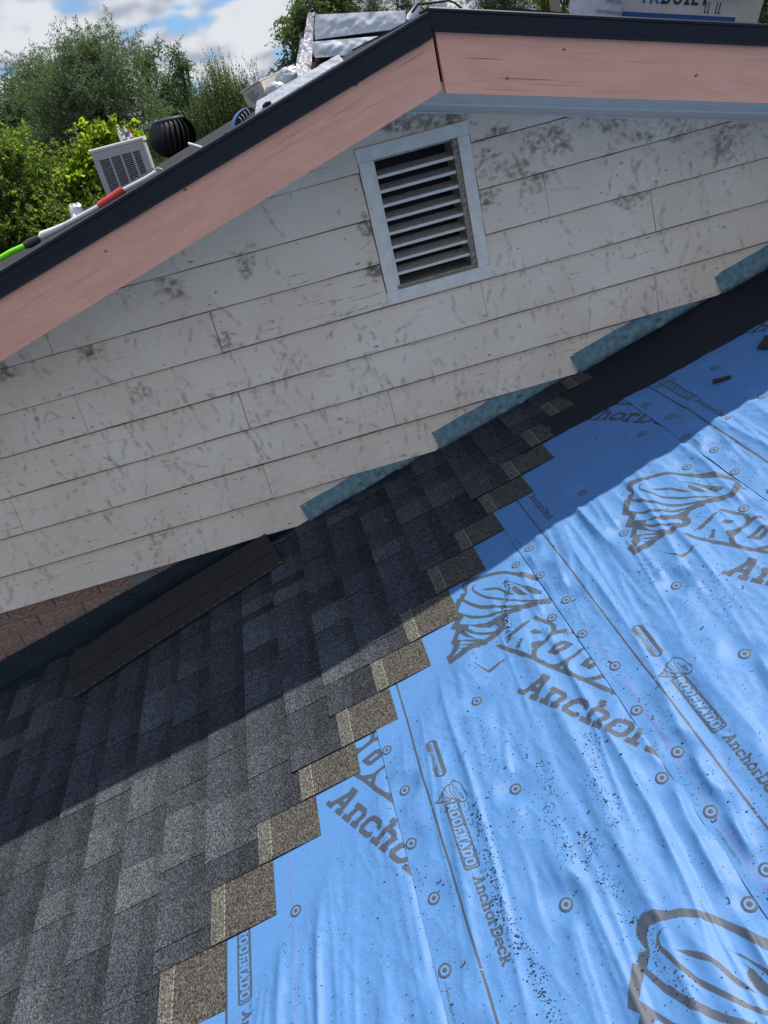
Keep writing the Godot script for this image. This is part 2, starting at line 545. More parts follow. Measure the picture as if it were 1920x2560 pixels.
# ------------------------------------------------------------------ low roof
const LAP := [-1.19, -0.585, 0.032, 0.687, 1.325]   # u of the lower edges of the sheets
var wrinkle := FastNoiseLite.new()
var crumple := FastNoiseLite.new()
const CAPS := [[0.319,.837],[.723,.981],[.622,.988],[.703,1.127],[.325,1.134],[.627,1.289],[.063,.977],[-.001,1.015],[.045,1.124],[.33,1.436],[.065,1.28],[.003,1.316],[.048,1.433],[-.292,1.164],[.335,1.74],[.07,1.589],[-.29,1.47],[.051,1.743],[.073,1.894],[.013,1.932],[.057,2.051],[.08,2.201],[-.288,1.783],[-.287,2.088],[.019,2.24],[-.566,2.098],[-.569,1.477],[-.549,1.633],[-.568,1.786],[-.549,1.942],[-.887,1.803],[.998,.534],[.985,.84],[.715,.532],[.731,.682],[.618,.689],[.707,.837],[.047,.834],[-.55,2.25],[.72,1.28],[.71,1.43],[.63,1.59],[.35,2.04],[.99,1.14],[1.36,.55],[1.35,.70]]

func smooth(a: float, b: float, x: float) -> float:
	var t := clampf((x - a) / (b - a), 0, 1)
	return t * t * (3 - 2 * t)

func sheet_h(u: float, v: float, k: int) -> float:
	var lo: float = LAP[k]
	var hi: float = LAP[k + 1] if k + 1 < LAP.size() else 9.0
	var m := smooth(0.01, 0.17, u + v - 0.888) * smooth(0.40, 0.50, v) * (1.0 - smooth(hi - 0.02, hi + 0.02, u))
	m *= 0.35 + 0.65 * smooth(lo - 0.01, lo + 0.06, u)
	var lift := 0.0030 * (1.0 - smooth(lo, lo + 0.12, u)) + 0.0008
	if hi < 9.0: lift = lerpf(lift, 0.0003, smooth(hi - 0.03, hi + 0.02, u))
	# soft folds that run down the sheet, pinned flat round each fastening
	var w := wrinkle.get_noise_2d(u * 15.0 + v * 1.2 + k * 40.0, v * 1.5)
	var fold := 1.0 - absf(w) * 1.6
	var w2 := wrinkle.get_noise_2d(u * 7.5 - v * 0.8 + k * 17.0 + 90.0, v * 1.5)
	var amp := 0.35 + 0.65 * smooth(-0.15, 0.35, crumple.get_noise_2d(u * 1.6 + 31.0, v * 1.6 + k * 9.0))
	var hh := 0.0150 * amp * pow(maxf(fold, 0.0), 2.6) + 0.0095 * (w2 * 0.5 + 0.5)
	var w3 := 1.0 - absf(wrinkle.get_noise_2d(u * 32.0 + v * 3.0 + k * 11.0 + 7.0, v * 3.2)) * 3.2
	hh += 0.0042 * amp * maxf(w3, 0.0)
	var w4 := 1.0 - absf(crumple.get_noise_2d(u * 22.0 - v * 9.0 + 70.0, v * 16.0 + u * 6.0 + k * 3.0)) * 3.0
	hh += 0.0014 * maxf(w4, 0.0)
	hh += 0.0012 * (crumple.get_noise_2d(u * 26.0, v * 20.0 + k * 5.0) + 0.6)
	for c in CAPS:
		var d2: float = (u - c[0]) * (u - c[0]) + (v - c[1]) * (v - c[1])
		if d2 < 0.0042: m *= smooth(0.012, 0.062, sqrt(d2)) * 0.9 + 0.1
	return 0.0006 + lift + m * hh

# raised edge of the shingles, counted from the course whose lower edge lies at u = 0.417
const ENDS := [0.138, 0.268, 0.410, 0.548, 0.682, 0.808, 0.958, 1.115, 1.250, 1.388, 1.500, 1.632, 1.787, 1.952, 2.10, 2.24, 2.39, 2.53, 2.68, 2.82, 2.96, 3.10, 3.25]
const TONES := [[.052, .058, .070], [.063, .070, .083], [.076, .084, .098], [.092, .101, .115], [.110, .120, .133]]

func shingle(roof: Node3D, u0: float, v0: float, v1: float, rng: RandomNumberGenerator) -> void:
	var g := MB.new()
	var st := MB.new()
	var turn := rng.randf_range(-0.0022, 0.0022)
	var vm := (v0 + v1) * 0.5
	var f := func(u: float, v: float, y: float) -> Vector3:
		return Vector3(u0 + u + turn * (v - vm), y, v)
	var top := func(u: float) -> float: return lerpf(0.0128, 0.0028, u / 0.342)
	var uvf := func(u: float, v: float) -> Vector2: return Vector2((u0 + u) * 1.45 + v0 * 3.1, v * 1.45)
	# exposed part: raised tabs with recessed spaces between
	var cuts := [v0]
	var v := v0 + rng.randf_range(0.04, 0.16)
	while v < v1 - 0.05:
		cuts.append(v)
		v += rng.randf_range(0.085, 0.20)
	cuts.append(v1)
	var raised := rng.randf() < 0.6
	for k in cuts.size() - 1:
		var a: float = cuts[k]
		var b: float = cuts[k + 1]
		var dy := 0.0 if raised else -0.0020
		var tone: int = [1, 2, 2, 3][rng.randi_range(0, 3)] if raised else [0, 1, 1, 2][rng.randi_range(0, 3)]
		if raised and rng.randf() < 0.24: tone = 4
		# printed bands of granules: pale near the lower edge, a dark band under the next course, ragged where they meet
		var n := maxi(2, int((b - a) / 0.010))
		var lim := [0.0, rng.randf_range(0.035, 0.070), rng.randf_range(0.082, 0.108), 0.162]
		var was := lim.duplicate()
		for j in n:
			var va := lerpf(a, b, float(j) / n)
			var vb := lerpf(a, b, float(j + 1) / n)
			var now := [0.0, lim[1] + rng.randf_range(-0.008, 0.008), lim[2] + rng.randf_range(-0.007, 0.007), 0.162]
			for part in 3:
				var tc: Array = TONES[tone]
				var js: float = rng.randf_range(0.93, 1.07) * [1.06, .95, .72][part]
				g.col = Color(tc[0] * js, tc[1] * js, tc[2] * js) * 2.45
				var ua: float = was[part]
				var uz: float = was[part + 1]
				var ua2: float = now[part]
				var uz2: float = now[part + 1]
				var ya: float = top.call(ua) + dy
				var yz: float = top.call(uz) + dy
				g.quad_uv(f.call(ua, va, ya), f.call(ua2, vb, ya), f.call(uz2, vb, yz), f.call(uz, va, yz), uvf.call(ua, va), uvf.call(ua2, vb), uvf.call(uz2, vb), uvf.call(uz, va))
			was = now
			# lower edge
			g.col = Color(.03, .032, .036)
			var y0: float = top.call(0.0) + dy
			g.quad_uv(f.call(0, va, 0.0072 if raised else 0.0060), f.call(0, vb, 0.0072 if raised else 0.0060), f.call(0, vb, y0), f.call(0, va, y0), uvf.call(0, va), uvf.call(0, vb), uvf.call(.005, vb), uvf.call(.005, va))
		# the tab's sides
		if raised:
			g.col = Color(.030, .033, .038)
			for side in 2:
				var vs: float = a if side == 0 else b
				var p0: Vector3 = f.call(0, vs, top.call(0.0) - 0.0045)
				var p1: Vector3 = f.call(0.162, vs, top.call(0.162) - 0.0045)
				var p2: Vector3 = f.call(0.162, vs, top.call(0.162))
				var p3: Vector3 = f.call(0, vs, top.call(0.0))
				if side == 0: g.quad(p3, p2, p1, p0)
				else: g.quad(p0, p1, p2, p3)
		raised = not raised
	# nailing strip, a dashed bead of sealant, headlap
	var t0: float = top.call(.162)
	var t1: float = top.call(.199)
	var t2: float = top.call(.342)
	st.col = Color(.172, .170, .148) * 1.85
	st.quad_uv(f.call(.162, v0, t0), f.call(.162, v1, t0), f.call(.199, v1, t1), f.call(.199, v0, t1), uvf.call(.162, v0), uvf.call(.162, v1), uvf.call(.199, v1), uvf.call(.199, v0))
	g.col = Color(.118, .113, .101) * 2.0
	g.quad_uv(f.call(.199, v0, t1), f.call(.199, v1, t1), f.call(.342, v1, t2), f.call(.342, v0, t2), uvf.call(.199, v0), uvf.call(.199, v1), uvf.call(.342, v1), uvf.call(.342, v0))
	st.col = Color(.75, .73, .65)
	var vv := maxf(v0, v1 - 0.26)
	while vv < v1 - 0.006:
		var ln := rng.randf_range(0.006, 0.013)
		var wo := rng.randf_range(-0.0006, 0.0006)
		st.quad(f.call(.1985 + wo, vv, t1 + .0004), f.call(.1985 + wo, minf(vv + ln, v1), t1 + .0004), f.call(.2022 + wo, minf(vv + ln, v1), t1 + .0004), f.call(.2022 + wo, vv, t1 + .0004))
		if rng.randf() < 0.7:
			var q := rng.randf_range(0.002, 0.005)
			st.quad(f.call(.1635, vv, t0 + .0004), f.call(.1635, vv + q, t0 + .0004), f.call(.1652, vv + q, t0 + .0004), f.call(.1652, vv, t0 + .0004))
		vv += ln + rng.randf_range(0.002, 0.006)
	# cut ends, head edge and underside
	g.col = Color(.03, .03, .032)
	for side in 2:
		var vs: float = v0 if side == 0 else v1
		var p0: Vector3 = f.call(0, vs, 0.0068)
		var p1: Vector3 = f.call(.342, vs, 0.0004)
		var p2: Vector3 = f.call(.342, vs, t2)
		var p3: Vector3 = f.call(0, vs, top.call(0.0) - 0.0036)
		if side == 0: g.quad(p3, p2, p1, p0)
		else: g.quad(p0, p1, p2, p3)
	g.quad(f.call(.342, v1, 0.0004), f.call(.342, v0, 0.0004), f.call(.342, v0, t2), f.call(.342, v1, t2))
	g.quad(f.call(0, v0, 0.0068), f.call(.342, v0, 0.0004), f.call(.342, v1, 0.0004), f.call(0, v1, 0.0068))
	put("shingle", [[g, M.granule], [st, M.strip]], roof)

func low_roof() -> Node3D:
	var roof := Node3D.new()
	roof.name = "lower_roof"
	roof.set_meta("kind", "structure")
	add_child(roof, true)
	roof.basis = Basis(Vector3(0, 0, 1), atan(PITCH))
	var d := MB.new()
	d.box(Vector3(-3.6, -0.16, -0.02), Vector3(2.6, -0.0005, 4.6))
	var wood := mat(Color(0.30, 0.21, 0.13), 0.9)
	one("deck", d, wood, roof)
	# printed sheets, each lapping the one below it
	wrinkle.seed = 5; wrinkle.frequency = 0.32; wrinkle.fractal_octaves = 2
	crumple.seed = 8; crumple.frequency = 0.5; crumple.fractal_octaves = 2
	var paper := Color(0.080, 0.220, 0.485).linear_to_srgb()
	var ink := Color(0.050, 0.070, 0.100).linear_to_srgb()
	# weave of the fabric face
	var weave := Image.create_empty(256, 256, false, Image.FORMAT_RGBA8)
	var rng := RandomNumberGenerator.new()
	rng.seed = 77
	for y in 256:
		for x in 256:
			var q := 0.5 + 0.16 * sin(x * TAU / 4.0) * sin(y * TAU / 4.0) + rng.randf_range(-0.2, 0.2)
			weave.set_pixel(x, y, Color(q, q, q))
	weave.bump_map_to_normal_map(2.0)
	var weave_t := tex(weave)
	var base := Image.create_empty(256, 256, false, Image.FORMAT_RGBA8)
	for y in 256:
		for x in 256:
			var k := rng.randf_range(0.88, 1.08) + (0.04 if (x / 2 + y / 2) % 2 == 0 else -0.04)
			base.set_pixel(x, y, Color(paper.r * k, paper.g * k, minf(paper.b * k, 1.0)))
	var offs := [Vector2(-1.207, .060), Vector2(-.618, .030), Vector2.ZERO, Vector2(.660, -.010), Vector2(1.28, -.04)]
	for k in 5:
		var u0: float = LAP[k]
		var u1: float = (LAP[k + 1] + 0.06) if k < 4 else 2.55
		var v0 := 0.0
		var vtop := 0.30 if k > 1 else 0.75
		var vend := 2.56 if k < 4 else 2.0
		var pr := Print.new()
		var fine := 900.0
		pr.setup(Vector2(u0, vtop), Vector2(u1 - u0, vend - vtop), fine, base)
		print_sheet(pr, offs[k], ink, paper)
		if k == 2: chalk(pr, 0.062, 3)
		if k == 0: chalk(pr, -0.90, 6)
		var m := StandardMaterial3D.new()
		m.albedo_texture = tex(pr.img)
		m.roughness = 0.56
		m.metallic_specular = 0.46
		m.texture_repeat = false
		var sz := Vector2(u1 - u0, vend - vtop)
		m.detail_enabled = false
		var mb := MB.new()
		var nx := int((u1 - u0) / 0.0045)
		var ny := int((vend - vtop) / 0.012)
		var kk: int = k
		mb.grid(nx, ny, func(q: int, j: int):
			var uu := u0 + (u1 - u0) * q / nx
			var v2 := vtop + (vend - vtop) * j / ny
			return Vector3(uu, sheet_h(uu, v2, kk), v2), func(q: int, j: int): return Vector2(float(q) / nx, float(j) / ny), true)
		var sh := one("underlayment_sheet", mb, m, roof)
		# plain blue beyond the printed face that is in view
		var pl := mat(Color(0.080, 0.220, 0.485), 0.62)
		var rest := MB.new()
		var hy := 0.0012
		rest.quad(Vector3(u0, hy, v0 + 0.01), Vector3(u0, hy, vtop), Vector3(u1, hy * .4, vtop), Vector3(u1, hy * .4, v0 + 0.01))
		rest.quad(Vector3(u0, hy, vend), Vector3(u0, hy, 4.55), Vector3(u1, hy * .4, 4.55), Vector3(u1, hy * .4, vend))
		one("sheet_margin", rest, pl, sh)
		# fastening caps
		for c in CAPS:
			if c[0] < u0 or c[0] >= (LAP[k + 1] if k < 4 else 9.0) or c[0] + c[1] < 0.9: continue
			var ca := MB.new()
			var cb := MB.new()
			var hx := sheet_h(c[0], c[1], k)
			var xf := Transform3D(Basis.IDENTITY, Vector3(c[0], hx, c[1]))
			ca.lathe([Vector2(.0152, .0002), Vector2(.0150, .0012), Vector2(.0100, .0013)], xf, 28)
			cb.lathe([Vector2(.0100, .0013), Vector2(.0056, .0013)], xf, 28)
			ca.lathe([Vector2(.0056, .0013), Vector2(.0001, .0015)], xf, 18)
			put("plastic_cap", [[ca, M.cap], [cb, M.capring]], sh)
	# lower sheet below the lowest lap, then the felt starter along the wall
	var low := MB.new()
	low.quad(Vector3(-3.59, .0006, .01), Vector3(-3.59, .0006, 4.55), Vector3(-1.15, .0006, 4.55), Vector3(-1.15, .0006, .01))
	one("underlayment_sheet", low, mat(Color(0.080, 0.220, 0.485), 0.62), roof)
	var mem := MB.new()
	var edge := FastNoiseLite.new()
	edge.seed = 3; edge.frequency = 2.0
	mem.grid(220, 14, func(q: int, j: int):
		var u := -0.15 + 2.7 * q / 220.0
		var far: float = 0.418 + 0.012 * edge.get_noise_1d(u * 1.4) + 0.008 * edge.get_noise_1d(u * 9.0 + 50.0)
		var v := lerpf(0.004, far, j / 14.0)
		var y := 0.0052 + 0.0012 * edge.get_noise_2d(u * 3.0, v * 3.0)
		if j == 14: y = 0.0018
		if j == 13: v = far - 0.001
		return Vector3(u, y, v), func(q: int, j: int): return Vector2(q, j), true)
	one("membrane_strip", mem, M.membrane, roof)
	# shingles, course by course from the eave up
	rng.seed = 2024
	for k in range(22, -1, -1):
		var u0 := 0.417 - 0.1415 * k
		var far: float = ENDS[k]
		var v1 := far
		while v1 > 0.03:
			var v0 := maxf(v1 - 1.0, 0.024)
			if v1 - v0 > 0.03: shingle(roof, u0, v0 + 0.0012, v1, rng)
			v1 -= 1.0
	return roof

# ------------------------------------------------------------------ house
const ROW := 0.1634
const Y8 := -0.161
const GL := [0.2708, 1.3096]      # lower edge of the left rake board: y = a x + b
const PL := [0.2662, 1.4611]      # where its drip edge begins
const DL := [0.2598, 1.5133]      # top of the drip edge
const GR := [-0.2563, 1.3773]
const PR := [-0.2583, 1.5346]
const DR := [-0.2556, 1.5935]
const RAKE := 0.523               # z of the rake boards' faces
const XL := -3.75
const XR := 3.9

func ln(l: Array, x: float) -> float: return l[0] * x + l[1]

# paint of the siding with its scuffs and mildew; covers x -2.1..1.7, y -0.25..1.45
func siding_print() -> Image:
	var W := 2048
	var H := 920
	var n1 := FastNoiseLite.new()
	n1.seed = 301; n1.frequency = 0.004; n1.fractal_octaves = 4
	var img := n1.get_image(W, H, false, false, true)
	img.convert(Image.FORMAT_RGBA8)
	var tint := Image.create_empty(W, H, false, Image.FORMAT_RGBA8)
	var ca := Color(0.825, 0.685, 0.54).linear_to_srgb()
	var cb := Color(0.885, 0.77, 0.62).linear_to_srgb()
	var rng := RandomNumberGenerator.new()
	rng.seed = 302
	for y in H:
		var streak := 0.0
		for x in W:
			if x % 23 == 0: streak = rng.randf_range(-0.012, 0.012)
			var k := img.get_pixel(x, y).r
			k = clampf((k - 0.2) / 0.6, 0, 1)
			tint.set_pixel(x, y, ca.lerp(cb, k) * (1.0 + streak + rng.randf_range(-0.015, 0.015)))
	var sc := W / 3.8
	var f := FastNoiseLite.new()
	f.seed = 303; f.frequency = 0.06; f.fractal_octaves = 3
	var dirt := Color(0.31, 0.245, 0.20).linear_to_srgb()
	var mould := Color(0.19, 0.138, 0.105).linear_to_srgb()
	# scuff marks: short smears, most of them leaning
	for k in 560:
		var c := Vector2(rng.randf_range(-2.05, 1.65), rng.randf_range(-0.16, 1.2))
		if k % 3 == 0: c = Vector2(rng.randf_range(-2.0, 1.2), rng.randf_range(0.0, 0.7))
		var an := rng.randf_range(-2.1, -1.0) if rng.randf() < 0.75 else rng.randf_range(-3.0, 0.0)
		var rep := rng.randi_range(1, 4)
		for r in rep:
			var cc := c + Vector2(cos(an), sin(an)) * 0.045 * r + Vector2(rng.randf_range(-.01, .01), 0)
			smear(tint, cc, an + rng.randf_range(-.3, .3), rng.randf_range(0.012, 0.036), rng.randf_range(0.005, 0.012), dirt, rng.randf_range(0.10, 0.45), sc, f)
	# mildew, in the places where it grows on the photographed wall
	for e in [[.60,1.09,.06,.05,.7],[.68,1.085,.045,.06,.9],[.79,1.12,.06,.04,.6],[.89,1.08,.05,.05,.7],[1.36,.935,.11,.05,.9],[1.31,.89,.05,.05,.7],[.58,.958,.05,.03,.5],[.387,1.054,.05,.06,.8],[.5,1.02,.06,.05,.6],[.36,.945,.05,.03,.8],[.93,.80,.05,.035,.6],[-.86,.93,.05,.04,.7],[-.57,.95,.03,.05,.5],[-1.227,.785,.035,.025,.8],[-1.55,.80,.04,.03,.8],[-1.09,.578,.04,.03,.4],[-.735,.70,.03,.05,.5],[.10,1.263,.07,.03,.9],[.19,1.25,.08,.03,.9],[.29,1.237,.04,.03,.8],[-.10,.96,.03,.06,.6],[-.11,.80,.025,.04,.8],[.44,1.16,.05,.03,.5],[1.02,1.02,.07,.03,.4],[1.15,.99,.09,.03,.5],[-1.9,.73,.08,.04,.6],[-1.75,.76,.05,.03,.6]]:
		for r in int(70 * e[4]):
			var cc := Vector2(e[0] + rng.randfn(0, e[2] * 0.55), e[1] + rng.randfn(0, e[3] * 0.55))
			smear(tint, cc, rng.randf_range(-0.6, 0.6), rng.randf_range(0.008, 0.030), rng.randf_range(0.004, 0.014), mould, rng.randf_range(0.08, 0.30), sc, f)
	# single dark specks
	for k in 260:
		var c := Vector2(rng.randf_range(-2.05, 1.65), rng.randf_range(-0.16, 1.25))
		smear(tint, c, rng.randf_range(0, 3), rng.randf_range(0.003, 0.009), rng.randf_range(0.002, 0.004), mould, 0.8, sc, f)
	# drying cracks along the grain
	for k in 60:
		var c := Vector2(rng.randf_range(-2.0, 1.5), rng.randf_range(-0.1, 1.2))
		if k < 16: c = Vector2(rng.randf_range(-.55, -.1), rng.randf_range(.66, .80))
		smear(tint, c, rng.randf_range(-.04, .04), rng.randf_range(0.03, 0.10), 0.0016, mould, 0.7, sc, f)
	# stains round nail heads beside the joints
	for k in 10:
		for x in [-1.346, -0.748, -0.163, 0.296, 1.02]:
			if rng.randf() < 0.5: smear(tint, Vector2(x + rng.randf_range(-.03, .03), Y8 + ROW * k + 0.022), rng.randf_range(-.3, .3), rng.randf_range(.006, .016), .004, mould, 0.8, sc, f)
	return tint

func smear(img: Image, c: Vector2, an: float, a: float, b: float, col: Color, op: float, sc: float, f: FastNoiseLite) -> void:
	var cx := (c.x + 2.1) * sc
	var cy := (1.45 - c.y) * sc * 0.9999
	var r := int(a * sc) + 2
	var ca := cos(an)
	var sa := sin(an)
	for y in range(maxi(0, int(cy) - r), mini(img.get_height() - 1, int(cy) + r)):
		for x in range(maxi(0, int(cx) - r), mini(img.get_width() - 1, int(cx) + r)):
			var dx := (x - cx) / sc
			var dy := -(y - cy) / sc
			var p := (dx * ca + dy * sa) / a
			var q := (-dx * sa + dy * ca) / b
			var d := p * p + q * q
			if d > 1.0: continue
			var k := (1.0 - d * d) * clampf(0.68 + f.get_noise_2d(x, y) * 1.4, 0, 1)
			img.set_pixel(x, y, img.get_pixel(x, y).lerp(col, clampf(k * op, 0, 1)))

# the lower edge of a board is never quite straight
func ragged(p: PackedVector2Array, y: float, wv: FastNoiseLite) -> PackedVector2Array:
	var out := PackedVector2Array()
	for k in p.size():
		var a := p[k]
		var b := p[(k + 1) % p.size()]
		var n := 1
		if absf(a.y - b.y) < 0.006 and absf(a.y - y) < 0.006: n = maxi(1, int(absf(a.x - b.x) / 0.07))
		for j in n:
			var q := a.lerp(b, float(j) / n)
			if j > 0: q.y += wv.get_noise_2d(q.x, y * 3.0) * 0.0028
			out.append(q)
	return out

func siding_uv(p: Vector2) -> Vector2:
	return Vector2((p.x + 2.1) / 3.8, (1.45 - p.y) / (3.8 * 920.0 / 2048.0))

# a slanted board or strip: everything between two lines over x0..x1, from z0 to z1
func band(mb: MB, x0: float, x1: float, lo: Array, hi: Array, z0: float, z1: float, uvs := 1.0) -> void:
	var p := PackedVector2Array([Vector2(x0, ln(lo, x0)), Vector2(x1, ln(lo, x1)), Vector2(x1, ln(hi, x1)), Vector2(x0, ln(hi, x0))])
	var a: float = lo[0]
	mb.prism(p, func(q: Vector2, front: bool): return Vector3(q.x, q.y, z1 if front else z0), func(q: Vector2): return Vector2(q.x, q.y - a * q.x) * uvs)

# a profile of (z, height over the line) carried along a slope
func run_profile(mb: MB, prof: Array, l: Array, x0: float, x1: float) -> void:
	for k in prof.size() - 1:
		var p: Vector2 = prof[k]
		var q: Vector2 = prof[k + 1]
		mb.quad(Vector3(x0, ln(l, x0) + p.y, p.x), Vector3(x1, ln(l, x1) + p.y, p.x), Vector3(x1, ln(l, x1) + q.y, q.x), Vector3(x0, ln(l, x0) + q.y, q.x))
	for e in [x0, x1]:
		for k in range(1, prof.size() - 1):
			var p0: Vector2 = prof[0]
			var p1: Vector2 = prof[k]
			var p2: Vector2 = prof[k + 1]
			var a := Vector3(e, ln(l, e) + p0.y, p0.x)
			var b := Vector3(e, ln(l, e) + p1.y, p1.x)
			var d := Vector3(e, ln(l, e) + p2.y, p2.x)
			if e == x1: mb.tri(a, b, d)
			else: mb.tri(a, d, b)

func house() -> Node3D:
	var h := Node3D.new()
	h.name = "house"
	add_child(h, true)
	tag(h, "gabled house with pink rake boards, dirty white lap siding and a louvred gable vent", "house")
	var rng := RandomNumberGenerator.new()
	rng.seed = 91
	# --- wall behind the siding, with a hole for the vent
	var wall := MB.new()
	var gable := PackedVector2Array([Vector2(XL + .5, -4.2), Vector2(XR - .5, -4.2), Vector2(XR - .5, ln(GR, XR - .5) + .02), Vector2(.143, 1.345), Vector2(XL + .5, ln(GL, XL + .5) + .02)])
	var hole := Rect2(-.03, .709, .32, .46)
	for pc in [[XL, -.03, -5.0, 2.0], [.29, XR, -5.0, 2.0], [-.03, .29, -5.0, .709], [-.03, .29, 1.169, 2.0]]:
		var rect := PackedVector2Array([Vector2(pc[0], pc[2]), Vector2(pc[1], pc[2]), Vector2(pc[1], pc[3]), Vector2(pc[0], pc[3])])
		for poly in Geometry2D.intersect_polygons(gable, rect):
			wall.prism(poly, func(q: Vector2, front: bool): return Vector3(q.x, q.y, -0.013 if front else -0.16), func(q: Vector2): return q)
	var gw := one("gable_wall", wall, M.mortar, h)
	# --- siding boards
	var img := siding_print()
	var sm := StandardMaterial3D.new()
	sm.albedo_texture = tex(img)
	sm.roughness = 0.78
	sm.normal_enabled = true
	sm.normal_texture = noise_tex(0.05, 61, 1024, 5, true, 5.0)
	sm.normal_scale = 0.34
	var under := PackedVector2Array([Vector2(XL + .5, -4.0), Vector2(XR - .5, -4.0), Vector2(XR - .5, ln(GR, XR - .5) + .035), Vector2(.143, 1.362), Vector2(XL + .5, ln(GL, XL + .5) + .03)])
	var vent := PackedVector2Array([Vector2(-.0825, .658), Vector2(.3405, .658), Vector2(.3405, 1.2215), Vector2(-.0825, 1.2215)])
	var wv := FastNoiseLite.new()
	wv.seed = 17; wv.frequency = 1.6; wv.fractal_octaves = 3
	var joints := {8: [-2.2, .1], 7: [-2.6, -.749, .9], 6: [-1.75, -.163, 1.5], 5: [-2.4, -.748, 1.018], 4: [-1.346, .296, 1.9], 3: [-2.3, -.752, 1.022], 2: [-1.345, .60], 1: [-2.0, 1.42], 0: [-.9, 1.0], -1: [.2]}
	for k in range(8, -2, -1):
		var y := Y8 + ROW * (8 - k)
		var xs: Array = [XL + .5] + joints[k] + [XR - .5]
		for e in xs.size() - 1:
			var gap := 0.0009 if k != 3 and k != 5 else 0.0014
			var wob := rng.randf_range(-0.0012, 0.0012)
			var hi := y + ROW - (0.0030 + 0.031 * maxf(0.0, (1.43 - y - ROW) / 3.0))
			var cells := [PackedVector2Array([Vector2(xs[e] + gap, y + wob), Vector2(xs[e + 1] - gap, y - wob), Vector2(xs[e + 1] - gap, hi), Vector2(xs[e] + gap, hi)])]
			var out := []
			for cpoly in cells:
				for a in Geometry2D.intersect_polygons(cpoly, under):
					out.append_array(Geometry2D.clip_polygons(a, vent))
			var proud := rng.randf_range(0.033, 0.038)
			for poly in out:
				if poly.size() < 3: continue
				var mb := MB.new()
				var yy := y
				mb.prism(ragged(poly, y, wv), func(q: Vector2, front: bool): return Vector3(q.x, q.y, lerpf(proud, WT, clampf((q.y - yy) / (ROW + .012), 0, 1)) if front else -0.012), siding_uv)
				one("siding_board", mb, sm, gw)
	# nail heads
	for k in range(7, 0, -1):
		for x in [-1.36, -1.333, -.762, -.734, -.15, -.176, .31, .284, 1.005, 1.035]:
			if rng.randf() < 0.45 or (x > -.1 and x < .35 and k < 4): continue
			var mb := MB.new()
			mb.lathe([Vector2(.0035, 0), Vector2(.003, .0012), Vector2(.0001, .0014)], Transform3D(Basis(Vector3(1, 0, 0), PI / 2), Vector3(x, Y8 + ROW * (8 - k) + .018 + rng.randf_range(0, .01), .0175)), 8)
			one("nail_head", mb, M.dirty, gw)
	# --- bricks under the lowest board
	var bh := 0.0575
	for r in 9:
		var by := Y8 - 0.076 - 0.0700 * r + 0.006
		var x := -3.2 + (0.0 if r % 2 == 0 else 0.105)
		while x < 0.0:
			var w := 0.192
			if by + bh > PITCH * x - 0.02 or r < 2:
				var mb := MB.new()
				var j := rng.randf_range(-.002, .002)
				var yb := by
				var hh := bh if r > 0 else 0.079
				var x0 := x
				var z1 := rng.randf_range(-.0045, -.001)
				var pts := []
				mb.grid(8, 4, func(q: int, s: int):
					var ex := 0.0 if q > 0 and q < 8 and s > 0 and s < 4 else -0.003
					return Vector3(x0 + w * q / 8.0, yb + j + hh * s / 4.0, z1 + ex + rng.randf_range(-.0012, .0012)), func(q: int, s: int): return Vector2(x0 * 3.3 + .4 * q / 8.0, yb * 3.7 + .12 * s / 4.0))
				mb.hexa([Vector3(x0, yb + j, z1 - .003), Vector3(x0 + w, yb + j, z1 - .003), Vector3(x0 + w, yb + j, -.02), Vector3(x0, yb + j, -.02), Vector3(x0, yb + j + hh, z1 - .003), Vector3(x0 + w, yb + j + hh, z1 - .003), Vector3(x0 + w, yb + j + hh, -.02), Vector3(x0, yb + j + hh, -.02)])
				one("brick", mb, M.brick, gw)
			x += 0.201
	# smear of mortar over two bricks
	var sme := MB.new()
	sme.grid(10, 6, func(q: int, s: int): return Vector3(-1.455 + .115 * q / 10.0 + .01 * sin(s * 2.0), -.245 + .068 * s / 6.0 + .006 * sin(q * 1.7), .001 + .004 * sin(PI * q / 10.0) * sin(PI * s / 6.0) + .002 * sin(q * 3.1 + s * 2.3)), func(q: int, s: int): return Vector2(q, s) * .1)
	one("mortar_smear", sme, mat(Color(.21, .20, .195), .9), gw)

	# --- gable vent
	var vb := MB.new()
	vb.box(Vector3(-.034, .70, -.158), Vector3(.294, 1.178, -.15))
	var gv := one("gable_vent", vb, M.screen, h)
	var rev := MB.new()
	for e in [[Vector3(-.034, .705, -.15), Vector3(-.026, 1.173, -.004)], [Vector3(.285, .705, -.15), Vector3(.293, 1.173, -.004)], [Vector3(-.026, 1.165, -.15), Vector3(.285, 1.173, -.004)], [Vector3(-.026, .705, -.15), Vector3(.285, .7125, -.004)]]:
		rev.box(e[0], e[1])
	one("vent_lining", rev, M.slat, gv)
	for e in [[Vector3(-.0815, 1.1745, -.003), Vector3(.3395, 1.2205, .031)], [Vector3(-.0815, .6585, -.003), Vector3(.3395, .7045, .0305)], [Vector3(-.0785, .7055, -.003), Vector3(-.0335, 1.1735, .0295)], [Vector3(.2935, .7055, -.003), Vector3(.3375, 1.1735, .0295)]]:
		var mb := MB.new()
		mb.box(e[0], e[1])
		one("casing_board", mb, M.white, gv)
	for e in [[Vector3(.2725, .7195, -.002), Vector3(.2915, 1.1725, .019), 1], [Vector3(-.0325, .7055, -.002), Vector3(.2915, .7185, .017), 1], [Vector3(-.0325, .7195, -.002), Vector3(-.0205, 1.1725, .018), 0]]:
		var mb := MB.new()
		if e[1].x - e[0].x > .1: mb.bar(e[0], e[1], .005)
		else: mb.box(e[0], e[1])
		one("moulding", mb, M.dirty if e[2] == 1 else M.white, gv)
